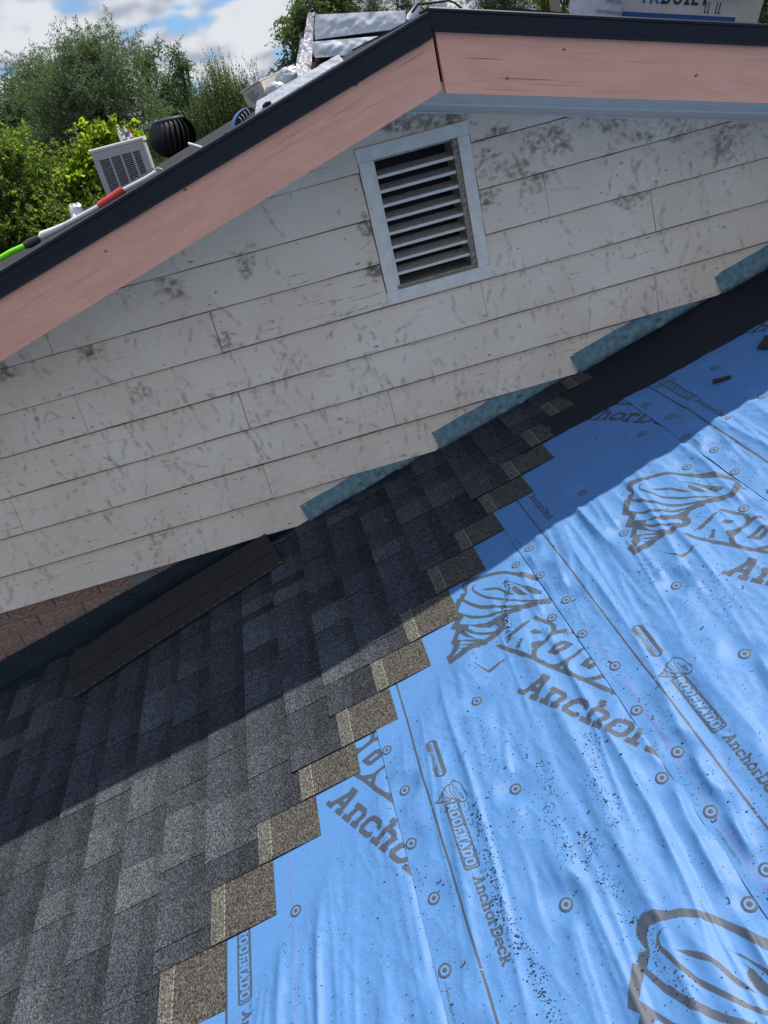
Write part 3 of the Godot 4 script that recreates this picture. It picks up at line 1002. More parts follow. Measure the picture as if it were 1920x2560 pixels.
	for k in 9:
		var yt := 1.117 - 0.0502 * k
		if k == 8: continue
		var mb := MB.new()
		var tilt := Transform3D(Basis(Vector3(1, 0, 0), 0.22), Vector3(0, yt, .006))
		mb.bar(Vector3(-.0245, -.0105, -.060), Vector3(.284, 0.0, .004), .0015, tilt)
		var lip := MB.new()
		lip.box(Vector3(-.0245, -.0108, .0042), Vector3(.284, .0003, .0052), tilt)
		put("slat", [[mb, M.slat], [lip, M.white]], gv)

	# --- soffits, rake boards, frieze
	var so := MB.new()
	band(so, XL, .143, [GL[0], GL[1] + .012], [GL[0], GL[1] + .024], -.2, RAKE - .022)
	one("soffit", so, M.white, h)
	so = MB.new()
	run_profile(so, [Vector2(.018, -.047), Vector2(.33, -.028), Vector2(.334, -.024), Vector2(RAKE - .022, .004), Vector2(RAKE - .022, .03), Vector2(.018, .03)], GR, -.02, XR)
	one("soffit", so, M.white, h)
	var fr := MB.new()
	band(fr, .03, XR - .5, [GR[0], GR[1] - .051], [GR[0], GR[1] - .02], .004, .0175)
	one("frieze_board", fr, M.white, h)
	fr = MB.new()
	band(fr, XL + .5, .02, [GL[0], GL[1] - .012], [GL[0], GL[1] + .02], .004, .026)
	one("frieze_board", fr, M.white, h)
	var rk := MB.new()
	band(rk, XL, .1405, GL, [PL[0], PL[1] + .02], RAKE - .022, RAKE)
	one("rake_board", rk, M.pink, h)
	rk = MB.new()
	var pk := PackedVector2Array([Vector2(.152, ln(GR, .152)), Vector2(XR, ln(GR, XR)), Vector2(XR, ln(PR, XR) + .02), Vector2(.149, ln(PR, .149) + .02)])
	rk.prism(pk, func(q: Vector2, front: bool): return Vector3(q.x, q.y, (RAKE + .002) if front else RAKE - .02), func(q: Vector2): return Vector2(q.x, q.y + .2563 * q.x) + Vector2(.37, .41))
	one("rake_board", rk, M.pink, h)
	var sub := MB.new()      # near-black block added to darken the open joint at the peak
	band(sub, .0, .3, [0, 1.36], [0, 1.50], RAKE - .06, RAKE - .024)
	one("joint_dark_block", sub, M.dark, h)
	# cracks and knots of the rake boards: shallow splits
	for e in [[-.30, 1.375, .32, .26], [-.12, 1.415, .22, .28], [-.62, 1.30, .25, .25], [-1.45, 1.05, .16, .26], [-.9, 1.21, .14, .25], [.02, 1.43, .10, .30], [.06, 1.46, .07, .29], [.22, 1.415, .11, -.26], [.30, 1.345, .20, -.256], [.70, 1.36, .10, -.22], [1.42, 1.17, .10, -.25], [1.26, 1.052, .26, -.2565]]:
		var mb := MB.new()
		var zf := RAKE + (.0004 if e[0] < .14 else .0024)
		var m := 12
		for k in m:
			var a := float(k) / m
			var b := float(k + 1) / m
			var wa := .0008 * sin(PI * a) + .0001
			var wb := .0008 * sin(PI * b) + .0001
			var ja := .0005 * sin(k * 2.3)
			var jb := .0005 * sin((k + 1) * 2.3)
			var pa := Vector2(e[0] + e[2] * a, e[1] + e[2] * a * e[3] + ja)
			var pb := Vector2(e[0] + e[2] * b, e[1] + e[2] * b * e[3] + jb)
			mb.quad(Vector3(pa.x, pa.y - wa, zf), Vector3(pb.x, pb.y - wb, zf), Vector3(pb.x, pb.y + wb, zf), Vector3(pa.x, pa.y + wa, zf))
		one("split", mb, M.split, h)
	for k in 24:      # fine drying checks that follow the grain
		var right := k % 2 == 0
		var x0 := rng.randf_range(.2, 1.6) if right else rng.randf_range(-1.75, .0)
		var ln_ := GR if right else GL
		var y0: float = ln(ln_, x0) + rng.randf_range(.012, .135)
		var len2 := rng.randf_range(.04, .26)
		var sl: float = ln_[0] + rng.randf_range(-.015, .03)
		var mb := MB.new()
		var zf := RAKE + (.0024 if right else .0004)
		var wd := rng.randf_range(.0003, .00065)
		for s in 8:
			var xa := x0 + len2 * s / 8.0
			var xb := x0 + len2 * (s + 1) / 8.0
			if not right and xb > .135: break
			var ya := y0 + sl * (xa - x0) + .0006 * sin(s * 1.9 + k)
			var yb := y0 + sl * (xb - x0) + .0006 * sin((s + 1) * 1.9 + k)
			var ta := wd * sin(PI * (s + .3) / 8.6)
			var tb := wd * sin(PI * (s + 1.3) / 8.6) if s < 7 else 0.0001
			mb.quad(Vector3(xa, ya - ta, zf), Vector3(xb, yb - tb, zf), Vector3(xb, yb + tb, zf), Vector3(xa, ya + ta, zf))
		one("split", mb, M.check, h)
	for e in [[-.105, 1.42, .006], [-.50, 1.385, .003], [-.94, 1.165, .004], [-1.12, 1.19, .005], [.52, 1.37, .004], [.34, 1.335, .0045], [.93, 1.21, .005], [1.27, 1.17, .004], [-.66, 1.27, .004]]:
		var mb := MB.new()
		mb.lathe([Vector2(e[2], 0), Vector2(e[2] * .6, .0011), Vector2(e[2] * .5, .0004), Vector2(.0001, .0003)], Transform3D(Basis(Vector3(1, 0, 0), PI / 2) * Basis.from_scale(Vector3(1.4, 1, .9)), Vector3(e[0], e[1], RAKE + (.0002 if e[0] < .14 else .0022))), 12)
		one("knot", mb, M.knot, h)
	# --- drip edges
	var prof := [Vector2(RAKE - .12, .0), Vector2(RAKE + .012, .0), Vector2(RAKE + .0145, -.003), Vector2(RAKE + .0145, -.010), Vector2(RAKE + .010, -.0125), Vector2(RAKE + .0085, -.050), Vector2(RAKE + .0115, -.0535), Vector2(RAKE + .0115, -.058), Vector2(RAKE + .016, -.064), Vector2(RAKE + .0135, -.066), Vector2(RAKE + .004, -.060), Vector2(RAKE + .004, -.0035), Vector2(RAKE - .12, -.0035)]
	prof.reverse()
	var dp := MB.new()
	run_profile(dp, prof, [DL[0] + .0015, DL[1] + .0015], XL, -.47)
	one("drip_edge", dp, M.drip, h)
	dp = MB.new()
	var prof2 := []
	for p in prof: prof2.append(p + Vector2(.0022, .0005))
	run_profile(dp, prof2, DL, -.49, .1395)
	one("drip_edge", dp, M.drip, h)
	dp = MB.new()
	var prof3 := []
	for p in prof: prof3.append(p * Vector2(1, .92) + Vector2(.003, .0))
	run_profile(dp, prof3, DR, .1405, XR)
	one("drip_edge", dp, M.drip, h)
	# --- upper roof: two slopes, and the lower roof over the rear wing
	var felt := mat(Color(.014, .016, .020), .9)
	felt.normal_enabled = true
	felt.normal_texture = noise_tex(.2, 71, 512, 3, true, 6.0)
	tri_map(felt, 3.0)
	var rf := MB.new()
	band(rf, XL, .143, [GL[0], GL[1] + .09], [DL[0], DL[1] - .006], -2.7, RAKE - .024)
	one("roof_slope", rf, felt, h)
	rf = MB.new()
	band(rf, .1432, XR, [GR[0], GR[1] + .09], [DR[0], DR[1] - .006], -2.7, RAKE - .024)
	one("roof_slope", rf, felt, h)
	rf = MB.new()
	band(rf, -3.1, .5, [DL[0], DL[1] - .40], [DL[0], DL[1] - .28], -8.6, -2.705)
	one("roof_slope", rf, felt, h)
	rf = MB.new()
	band(rf, .5003, 4.2, [DR[0], DR[1] - .32], [DR[0], DR[1] - .20], -8.6, -2.705)
	one("roof_slope", rf, felt, h)
	var bd := MB.new()
	bd.box(Vector3(XL + .5, -4.2, -2.69), Vector3(XL + .62, .45, -.17)); bd.box(Vector3(XR - .62, -4.2, -2.69), Vector3(XR - .5, .45, -.17))
	bd.box(Vector3(-2.8, -4.2, -8.4), Vector3(-2.68, .38, -2.7)); bd.box(Vector3(3.78, -4.2, -8.4), Vector3(3.9, .30, -2.7)); bd.box(Vector3(-2.68, -4.2, -8.4), Vector3(3.78, .28, -8.28))
	one("side_walls", bd, M.brick, h)
	var lw := MB.new()      # walls that carry the low roof
	lw.box(Vector3(-3.45, -4.2, .0), Vector3(-3.33, -1.06, 4.5)); lw.box(Vector3(-3.33, -4.2, 4.38), Vector3(2.5, -1.06, 4.5)); lw.box(Vector3(2.38, -4.2, .0), Vector3(2.5, .40, 4.38))
	one("low_walls", lw, M.brick, h)
	# --- step flashing: each piece springs from under a board and covers the foot of the next one down
	var a0 := atan(PITCH)
	var steps := [[-.652, -.0, 8], [-.0235, .63, 7], [.618, 1.285, 6], [1.273, 1.94, 5], [1.93, 2.5, 4]]
	for e in steps:
		var mb := MB.new()
		var xa: float = e[0]
		var xb: float = e[1] + .03
		var yb: float = Y8 + ROW * (8 - (e[2] - 0)) if e[2] < 8 else Y8
		var dents := []
		for q in 4:
			var dt := .05 + .11 * q + rng.randf_range(-.04, .04)
			dents.append(Vector2(dt, .088 * (1.0 - dt / .66) * rng.randf_range(.58, .80)))
		dents.append(Vector2(.012, .08))
		var nx := 90
		var hgt := 0.088
		mb.grid(nx, 10, func(q: int, s: int):
			var t: float = (xb - xa) * q / nx
			var w: float = hgt * s / 10.0
			# local axes: along the slope, and square to it within the wall
			var x: float = xa + (.023 if s == 0 else .023) * (1.0 - w / hgt) * 1.0 + t
			var yy: float = PITCH * x + w
			var z: float = lerpf(.040, .0105, clampf((yy - yb) / ROW, -.3, 1.25))
			z += .011 - .014 * (w / hgt) * (w / hgt) + .002 * sin(t * 19.0 + e[2])
			for dd in dents:
				var r2: float = (t - dd.x) * (t - dd.x) * .6 + (w - dd.y) * (w - dd.y)
				z -= .0030 * exp(-r2 / .00014)
			return Vector3(x, yy, z), func(q: int, s: int): return Vector2(q, s))
		var piece := one("step_flashing", mb, M.galv, h)
		for dd in dents:
			var nb := MB.new()
			var x: float = xa + .01 + dd.x
			var yy: float = PITCH * x + dd.y
			var z: float = lerpf(.040, .0105, clampf((yy - yb) / ROW, -.3, 1.25)) - .002
			nb.lathe([Vector2(.0030, 0), Vector2(.0025, .0010), Vector2(.0001, .0014)], Transform3D(Basis(Vector3(1, 0, 0), PI / 2), Vector3(x, yy, z)), 10)
			one("nail", nb, M.nail, piece)
	# the long dark flashing in front of the bricks
	var lf := MB.new()
	lf.grid(120, 6, func(q: int, s: int):
		var x := -3.2 + 3.0 * q / 120.0
		var w := .125 * s / 6.0
		return Vector3(x, PITCH * x + .004 + w * (1.0 - .35 * smooth(-1.25, -.6, x)), .012 - .004 * s / 6.0 + .0018 * sin(x * 13.0) + .0012 * sin(x * 37.0 + s)), func(q: int, s: int): return Vector2(q, s))
	lf.grid(120, 3, func(q: int, s: int):
		var x := -3.2 + 3.0 * q / 120.0
		var w := .085 * (1.0 - s / 3.0)
		return Vector3(x, PITCH * x + .0165 - .01 * (1.0 - s / 3.0) + .0012 * sin(x * 21.0), .012 + w), func(q: int, s: int): return Vector2(q, s), false)
	one("wall_flashing", lf, M.blueflash, h)
	return h

# ------------------------------------------------------------------ loose things
func bundle(called: String, label: String, group: String, p: Array, dark: Material) -> Node3D:
	# p: lower ring of four corners, then upper ring
	var t := thing(called, label, "bundle", group)
	var ctr := Vector3.ZERO
	for q in p: ctr += q / 8.0
	var core := MB.new()
	var inner := []
	for q in p: inner.append(ctr + (q - ctr) * 0.965)
	core.hexa(inner)
	one("shingle_core", core, dark, t)
	var skin := MB.new()
	var nz := FastNoiseLite.new()
	nz.seed = called.length() + 7; nz.frequency = 9.0; nz.fractal_octaves = 3
	var faces := [[0, 1, 5, 4], [1, 2, 6, 5], [2, 3, 7, 6], [3, 0, 4, 7], [4, 5, 6, 7], [3, 2, 1, 0]]
	for f in faces:
		var a: Vector3 = p[f[0]]
		var b: Vector3 = p[f[1]]
		var c: Vector3 = p[f[2]]
		var d: Vector3 = p[f[3]]
		var nn := (b - a).cross(d - a).normalized()
		var nx := 26
		var ny := 10
		skin.grid(nx, ny, func(q: int, s: int):
			var x := float(q) / nx
			var y := float(s) / ny
			var pos := a.lerp(b, x).lerp(d.lerp(c, x), y)
			var edge := minf(minf(x, 1 - x) * 6.0, minf(y, 1 - y) * 3.0)
			var k := clampf(edge, 0, 1)
			return pos + nn * (0.009 * nz.get_noise_3d(pos.x + pos.y * 1.2, pos.y * 2.2 - pos.x * 1.6, pos.z) * k + 0.004 * k), func(q: int, s: int): return Vector2(q, s))
	one("plastic_wrap", skin, M.plastic, t)
	var low: Vector3 = (p[0] + p[1] + p[2] + p[3]) / 4.0
	rebase(t, low)
	return t

func crumple_sheet(mb: MB, a: Vector3, b: Vector3, c: Vector3, d: Vector3, amp: float, seed_: int, nx := 18, ny := 18, thick := 0.0) -> void:
	var nz := FastNoiseLite.new()
	nz.seed = seed_; nz.frequency = 14.0; nz.fractal_octaves = 3
	nz.fractal_type = FastNoiseLite.FRACTAL_RIDGED
	var nn := (b - a).cross(d - a).normalized()
	for side in ([0, 1] if thick > 0.0 else [0]):
		var o: Vector3 = nn * (-thick if side == 1 else 0.0)
		mb.grid(nx, ny, func(q: int, s: int):
			var x := float(q) / nx
			var y := float(s) / ny
			var pos := a.lerp(b, x).lerp(d.lerp(c, x), y)
			return pos + o + nn * amp * nz.get_noise_3d(pos.x, pos.y, pos.z) + (c - a).normalized() * amp * .5 * nz.get_noise_3d(pos.x + 9.0, pos.y, pos.z), func(q: int, s: int): return Vector2(float(q) / nx, float(s) / ny), side == 1)

func text_mesh(called: String, text: String, hgt: float, m: Material, parent: Node3D, x: Transform3D, depth := 0.0012) -> MeshInstance3D:
	var tm := TextMesh.new()
	var f := SystemFont.new()
	f.font_names = PackedStringArray(["Droid Sans"])
	f.font_weight = 800
	tm.font = f
	tm.text = text
	tm.font_size = 48
	tm.pixel_size = hgt / 35.0
	tm.depth = depth
	tm.horizontal_alignment = HORIZONTAL_ALIGNMENT_LEFT
	tm.vertical_alignment = VERTICAL_ALIGNMENT_BOTTOM
	tm.material = m
	var o := MeshInstance3D.new()
	o.mesh = tm
	o.name = numbered(parent, called)
	parent.add_child(o, true)
	o.transform = x
	return o

func things_on_roofs() -> void:
	var rng := RandomNumberGenerator.new()
	rng.seed = 5
	var blackish := mat(Color(.02, .02, .023), .8)
	# ---- evaporative cooler on the rear roof
	var c := thing("roof_cooler", "pale grey square air cooler with louvred front on the rear roof", "air cooler")
	var cx := Transform3D(Basis(Vector3(0, 1, 0), deg_to_rad(1.5)), Vector3(-1.80, .80, -7.40))
	var W := .31
	var D := .60
	var top := .635
	var paint := mat(Color(.40, .40, .395), .5)
	var pale := mat(Color(.62, .61, .57), .5)
	var mb := MB.new()
	mb.box(Vector3(-W + .004, .0, -D), Vector3(W - .004, top - .05, -.012), cx)
	one("cabinet", mb, paint, c)
	mb = MB.new()     # near-black sheet added behind the louvres to darken their gaps
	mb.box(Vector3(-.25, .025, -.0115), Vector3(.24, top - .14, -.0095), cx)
	one("dark_backing", mb, mat(Color(.035, .032, .028), .95), c)
	mb = MB.new()     # front frame round four louvre panels
	mb.bar(Vector3(-W, top - .135, -.012), Vector3(W, top - .045, .006), .004, cx)
	mb.bar(Vector3(-W, -.06, -.012), Vector3(W, .02, .006), .004, cx)
	for e in [[-W, -.245], [-.130, -.108], [.002, .024], [.134, .156], [.235, W]]:
		mb.box(Vector3(e[0], .02, -.012), Vector3(e[1], top - .135, .005), cx)
	one("front_panel", mb, paint, c)
	for e in [[-.245, -.130], [-.108, .002], [.024, .134], [.156, .235]]:
		for k in 24:
			var yy := .03 + .0195 * k
			var lv := MB.new()
			lv.hexa([cx * Vector3(e[0], yy, .004), cx * Vector3(e[1], yy, .004), cx * Vector3(e[1], yy + .003, -.008), cx * Vector3(e[0], yy + .003, -.008), cx * Vector3(e[0], yy + .0035, .004), cx * Vector3(e[1], yy + .0035, .004), cx * Vector3(e[1], yy + .0065, -.008), cx * Vector3(e[0], yy + .0065, -.008)])
			one("louvre", lv, paint, c)
	mb = MB.new()
	mb.bar(Vector3(-W - .012, top - .046, -D - .01), Vector3(W + .012, top, .014), .012, cx)
	one("lid", mb, pale, c)
	mb = MB.new()  # sunlit corner of the cabinet, its brightness put into the paler paint
	mb.bar(Vector3(W - .004, .0, -.03), Vector3(W + .006, top - .05, .007), .002, cx)
	for k in 6: mb.box(Vector3(W + .006, .06 + .09 * k, -.014), Vector3(W + .012, .075 + .09 * k, -.002), cx)
	one("lit_corner", mb, pale, c)
	mb = MB.new()
	for sx in [-1, 1]:
		for sz in [-.05, -D + .05]:
			mb.box(Vector3(sx * (W - .05) - .02, -.25, sz - .02), Vector3(sx * (W - .05) + .02, .0, sz + .02), cx)
	one("stand", mb, blackish, c)
	rebase(c, cx.origin + Vector3(0, -.06, 0))
	# ---- bottles on the cooler
	var clear := mat(Color(.62, .66, .70), .12)
	var blue := mat(Color(.03, .10, .32), .4)
	var orange := mat(Color(.48, .12, .03), .5)
	var whitep := mat(Color(.75, .75, .74), .4)
	for e in [[-1.735, -7.56, .145, "clear plastic bottle with white cap, tallest left of the four on the cooler", clear, whitep, null], [-1.700, -7.50, .095, "small orange bottle between the two tall bottles on the cooler", orange, whitep, whitep], [-1.655, -7.53, .145, "tall plastic bottle with blue label standing on the cooler", clear, whitep, blue], [-1.618, -7.56, .105, "small orange bottle at the right end of the row on the cooler", orange, orange, whitep]]:
		var b := thing("bottle", e[3], "bottle", "bottles on the roof cooler")
		var x := Transform3D(Basis.IDENTITY, Vector3(e[0], 1.4355, e[1]))
		var hh: float = e[2]
		var r := .021 if hh > .12 else .017
		mb = MB.new()
		mb.lathe([Vector2(.0001, 0), Vector2(r * .9, .0), Vector2(r, .004), Vector2(r, hh * .62), Vector2(r * .8, hh * .74), Vector2(r * .42, hh * .86), Vector2(r * .40, hh * .9)], x, 18)
		one("body", mb, e[4], b)
		mb = MB.new()
		mb.lathe([Vector2(r * .52, hh * .9), Vector2(r * .52, hh), Vector2(.0001, hh)], x, 14)
		one("cap", mb, e[5], b)
		if e[6] != null:
			mb = MB.new()
			mb.lathe([Vector2(r + .0006, hh * .2), Vector2(r + .0006, hh * .56)], x, 18)
			one("paper_label", mb, e[6], b)
		rebase(b, x.origin)
	# ---- turbine ventilator
	var t := thing("turbine_vent", "black round turbine roof ventilator with curved vanes beside the cooler", "roof vent")
	var tx := Transform3D(Basis.IDENTITY, Vector3(-.955, 1.02, -4.42))
	mb = MB.new()
	mb.lathe([Vector2(.17, -.12), Vector2(.165, .05), Vector2(.150, .07), Vector2(.142, .16), Vector2(.150, .165), Vector2(.150, .185), Vector2(.132, .19)], tx, 32)
	one("collar", mb, M.black, t)
	for k in 26:
		var a0 := TAU * k / 26
		mb = MB.new()
		mb.grid(3, 12, func(q: int, s: int):
			var f := float(s) / 12.0
			var lat := lerpf(-.98, .86, f)
			var r: float = .186 * cos(lat) + .006
			var tw: float = a0 + .30 * f + (q / 3.0) * .36
			var rr: float = r * (1.03 - .22 * (q / 3.0)) 
			return tx * Vector3(cos(tw) * rr, .352 + .168 * sin(lat), -sin(tw) * rr), func(q: int, s: int): return Vector2(q, s))
		one("vane", mb, M.black, t)
	mb = MB.new()
	mb.lathe([Vector2(.136, .466), Vector2(.140, .482), Vector2(.130, .490), Vector2(.06, .498), Vector2(.0001, .50)], tx, 32)
	one("top_plate", mb, M.black, t)
	mb = MB.new()
	mb.tube([tx * Vector3(0, .1, 0), tx * Vector3(0, .48, 0)], [.10], 16)
	one("inner_drum", mb, M.dark, t)
	rebase(t, tx.origin)
	# ---- red handled pole and what lies along the left edge of the roof
	var pole := thing("telescopic_pole", "silver pole with red foam grip lying along the left roof edge", "pole")
	var silver := mat(Color(.62, .63, .64), .35)
	var red := mat(Color(.50, .045, .038), .6)
	mb = MB.new()
	mb.tube([Vector3(-1.205, 1.217, .036), Vector3(-1.113, 1.232, .035), Vector3(-.991, 1.258, .028)], [.0085, .0085], 12)
	mb.tube([Vector3(-.897, 1.286, .018), Vector3(-.811, 1.303, .014), Vector3(-.770, 1.314, .011)], [.008], 12)
	one("tube", mb, silver, pole)
	mb = MB.new()
	mb.tube([Vector3(-.995, 1.257, .0285), Vector3(-.988, 1.259, .028), Vector3(-.94, 1.272, .023), Vector3(-.903, 1.285, .0185), Vector3(-.895, 1.287, .018)], [.010, .0150, .0160, .0150, .010], 16)
	one("grip", mb, red, pole)
	mb = MB.new()
	mb.tube([Vector3(-1.222, 1.212, .037), Vector3(-1.212, 1.216, .0365), Vector3(-1.17, 1.222, .036), Vector3(-1.13, 1.229, .035)], [.006, .0140, .011, .009], 12)
	one("end_fitting", mb, whitep, pole)
	rebase(pole, Vector3(-1.0, 1.245, .03))
	var hose := thing("green_hose", "bright lime green hose end with dark fitting at the far left roof edge", "hose")
	mb = MB.new()
	mb.tube([Vector3(-1.75, 1.03, .055), Vector3(-1.62, 1.085, .055), Vector3(-1.50, 1.135, .053), Vector3(-1.438, 1.163, .052), Vector3(-1.378, 1.180, .050), Vector3(-1.328, 1.192, .046), Vector3(-1.276, 1.199, .043)], [.0095], 14)
	one("hose_line", mb, mat(Color(.22, .85, .01), .4), hose)
	mb = MB.new()
	mb.tube([Vector3(-1.279, 1.199, .043), Vector3(-1.262, 1.202, .042), Vector3(-1.232, 1.208, .040), Vector3(-1.222, 1.210, .039)], [.011, .0155, .014, .010], 10)
	one("fitting", mb, mat(Color(.03, .035, .03), .6), hose)
	rebase(hose, Vector3(-1.4, 1.155, .05))
	mb = MB.new()
	crumple_sheet(mb, Vector3(-1.125, 1.225, -.11), Vector3(-1.070, 1.236, -.11), Vector3(-1.080, 1.275, -.125), Vector3(-1.122, 1.272, -.14), .02, 4, 10, 10, .002)
	tag(one("paper_scrap", mb, whitep), "crumpled white scrap standing up behind the pole's white end", "scrap")
	mb = MB.new()
	var loop := []
	for k in 11: loop.append(Vector3(-.785 + .026 * cos(PI * k / 10.0), 1.285 + .030 * sin(PI * k / 10.0) - .004 * k / 10.0 * -1.0, -.22))
	mb.tube(loop, [.0022], 8)
	tag(one("wire_loop", mb, silver), "thin pale wire loop standing at the roof edge under the cooler", "wire")
	mb = MB.new()
	mb.tube([Vector3(-.640, 1.372, -.10), Vector3(-.590, 1.345, -.07)], [.0045], 10)
	tag(one("white_rod", mb, whitep), "short white rod lying below the turbine ventilator", "rod")
	# ---- blue and black tool
	var tool := thing("blue_tool_case", "blue and black rounded case with pale ribs lying at the roof edge", "tool case")
	var tb := Transform3D(Basis(Vector3(0, 0, 1), .52) * Basis(Vector3(0, 1, 0), .2), Vector3(-.428, 1.396, -.105))
	mb = MB.new()
	mb.grid(20, 8, func(q: int, s: int):
		var an := PI * q / 20.0
		var ph := lerpf(-1.2, 1.2, s / 8.0)
		return tb * Vector3(-.052 * cos(an) * cos(ph * .4), .034 * sin(an) * (1.0 - .3 * sin(ph) * sin(ph)), -.045 * sin(ph) - .01), func(q: int, s: int): return Vector2(q, s))
	one("shell", mb, mat(Color(.02, .10, .36), .4), tool)
	mb = MB.new()
	mb.grid(16, 4, func(q: int, s: int):
		var an := PI * q / 16.0
		var rr := lerpf(1.0, .05, s / 4.0)
		return tb * Vector3(-.047 * cos(an) * rr, .028 * sin(an) * rr, .036 + .004 * rr), func(q: int, s: int): return Vector2(q, s), true)
	one("dark_face", mb, M.black, tool)
	for k in 4:
		mb = MB.new()
		var px := -.016 + .013 * k
		mb.tube([tb * Vector3(px, .002, .043), tb * Vector3(px + .004, .012, .044), tb * Vector3(px + .003, .021, .041)], [.0014], 6)
		one("rib", mb, silver, tool)
	rebase(tool, tb.origin)
	# ---- long plastic-wrapped roll behind the left rake
	var roll := thing("plastic_strip", "long folded strip of white plastic film lying just behind the left rake", "film")
	mb = MB.new()
	var nz := FastNoiseLite.new()
	nz.seed = 14; nz.frequency = 12.0
	crumple_sheet(mb, Vector3(-.385, 1.405, -.085), Vector3(-.035, 1.497, -.085), Vector3(-.042, 1.520, -.125), Vector3(-.365, 1.444, -.130), .0035, 31, 70, 10, .004)
	crumple_sheet(mb, Vector3(-.365, 1.444, -.130), Vector3(-.042, 1.520, -.125), Vector3(-.030, 1.498, -.21), Vector3(-.37, 1.41, -.21), .0035, 32, 70, 10, .004)
	one("film_folds", mb, M.plastic, roll)
	mb = MB.new()
	mb.tube([Vector3(-.352, 1.4235, -.088), Vector3(-.335, 1.4295, -.088), Vector3(-.318, 1.4315, -.088)], [.004, .0075, .004], 8)
	one("dark_slot", mb, M.black, roll)
	rebase(roll, Vector3(-.2, 1.44, -.1))
	# ---- carton with printed end, and the white bag slumped over it
	var ct := thing("shingle_carton", "grey carton with printed end and cream top, half wrapped in plastic", "carton")
	var A := Vector3(-.300, 1.516, -.783)
	var B := Vector3(-.384, 1.497, -1.006)
	var Cc := Vector3(-.089, 1.560, -1.365)
	var Dn := Vector3(.012, -.072, .0)
	var E2 := B + (Cc - A)
	mb = MB.new()
	mb.hexa([A + Dn, Cc + Dn, E2 + Dn, B + Dn, A, Cc, E2, B])
	one("carton_body", mb, M.card, ct)
	mb = MB.new()
	var en := (B - A)
	var nn := en.cross(Dn).normalized()
	if nn.dot(Vector3(0, 0, 1)) < 0: nn = -nn
	for k in 6:
		var y := .22 + .11 * k
		var a := A + en * (.84 - .03 * k) + Dn * y + nn * .0012
		var w := [.42, .34, .5, .46, .3, .4][k] as float
		var b := a - en * w
		mb.quad(a + Dn * .045, b + Dn * .045, b, a)
	one("print_lines", mb, mat(Color(.13, .13, .13), .8), ct)
	mb = MB.new()
	mb.hexa([A + Vector3(-.006, .001, -.01), Cc + Vector3(0, .001, 0), E2 + Vector3(0, .001, 0), B + Vector3(-.006, .001, -.01), A + Vector3(-.006, .007, -.01), Cc + Vector3(0, .007, 0), E2 + Vector3(0, .007, 0), B + Vector3(-.006, .007, -.01)])
	one("lid_flap", mb, mat(Color(.55, .50, .42), .8), ct)
	rebase(ct, (A + B) * .5 + Dn)
	var bag := thing("white_bag", "crumpled white plastic bag slumped in front of the carton", "bag")
	mb = MB.new()
	nz.frequency = 20.0; nz.fractal_octaves = 3; nz.fractal_type = FastNoiseLite.FRACTAL_RIDGED
	for e in [[Vector3(-.165, 1.500, -.885), .062, .046], [Vector3(-.245, 1.468, -.80), .045, .034]]:
		var o: Vector3 = e[0]
		mb.grid(44, 26, func(q: int, s: int):
			var an := TAU * q / 44.0
			var la := lerpf(-1.5, 1.5, s / 26.0)
			var d := Vector3(cos(an) * cos(la), sin(la), -sin(an) * cos(la))
			var k: float = .97 + .15 * nz.get_noise_3dv(o + d * .07)
			return o + Vector3(d.x * e[1], d.y * e[2], d.z * e[1] * .7) * k, func(q: int, s: int): return Vector2(q, s))
	one("crumpled_film", mb, M.plastic, bag)
	rebase(bag, Vector3(-.19, 1.45, -.85))
	# ---- two wrapped bundles of shingles astride the ridge
	var u := Vector3(.392, -.075, .085)          # along the bundle
	var back := Vector3(.10, .0, -.80)
	var tl := Vector3(.035, 1.723, -1.105)
	var d1 := Vector3(-.032, -.095, .045)
	bundle("shingle_bundle", "upper plastic wrapped bundle of shingles on the ridge", "shingle bundles stacked on the ridge", [tl + d1, tl + u + d1 * .7, tl + u + back + d1 * .7, tl + back + d1, tl, tl + u, tl + u + back, tl + back], blackish)
	var t2 := tl + Vector3(-.058, -.101, .070)
	var u2 := Vector3(.40, -.062, .085)
	bundle("shingle_bundle", "lower plastic wrapped bundle of shingles, stained, under the other bundle", "shingle bundles stacked on the ridge", [t2 + Vector3(.0, -.066, .04), t2 + u2 + Vector3(.0, -.066, .04), t2 + u2 + back + Vector3(.0, -.066, .04), t2 + back + Vector3(.0, -.066, .04), t2, t2 + u2, t2 + u2 + back, t2 + back], blackish)
	mb = MB.new()
	crumple_sheet(mb, Vector3(-.150, 1.490, -.76), Vector3(-.085, 1.487, -.80), Vector3(.030, 1.728, -1.10), Vector3(.005, 1.735, -1.14), .012, 9, 26, 30)
	crumple_sheet(mb, Vector3(-.150, 1.512, -.80), Vector3(-.110, 1.487, -.77), Vector3(-.03, 1.62, -1.01), Vector3(-.06, 1.64, -1.08), .015, 10, 20, 20)
	tag(one("torn_film", mb, M.film), "torn clear plastic film hanging from the upper bundle down to the roof", "film")
	mb = MB.new()
	var q0 := Vector3(-.085, 1.497, -.93)
	mb.hexa([q0, q0 + Vector3(.25, .015, -.26), q0 + Vector3(.15, .015, -.36), q0 + Vector3(-.10, 0, -.10), q0 + Vector3(0, .044, 0), q0 + Vector3(.25, .055, -.26), q0 + Vector3(.15, .055, -.36), q0 + Vector3(-.10, .044, -.10)])
	tag(one("brown_block", mb, mat(Color(.11, .045, .035), .8)), "reddish brown block under the shingle bundles", "block")
	# ---- at the peak: clear bottle, black cable, white cap, loose shingles on the right slope
	var bt := thing("water_bottle", "clear plastic bottle lying at the ridge behind the peak", "bottle")
	mb = MB.new()
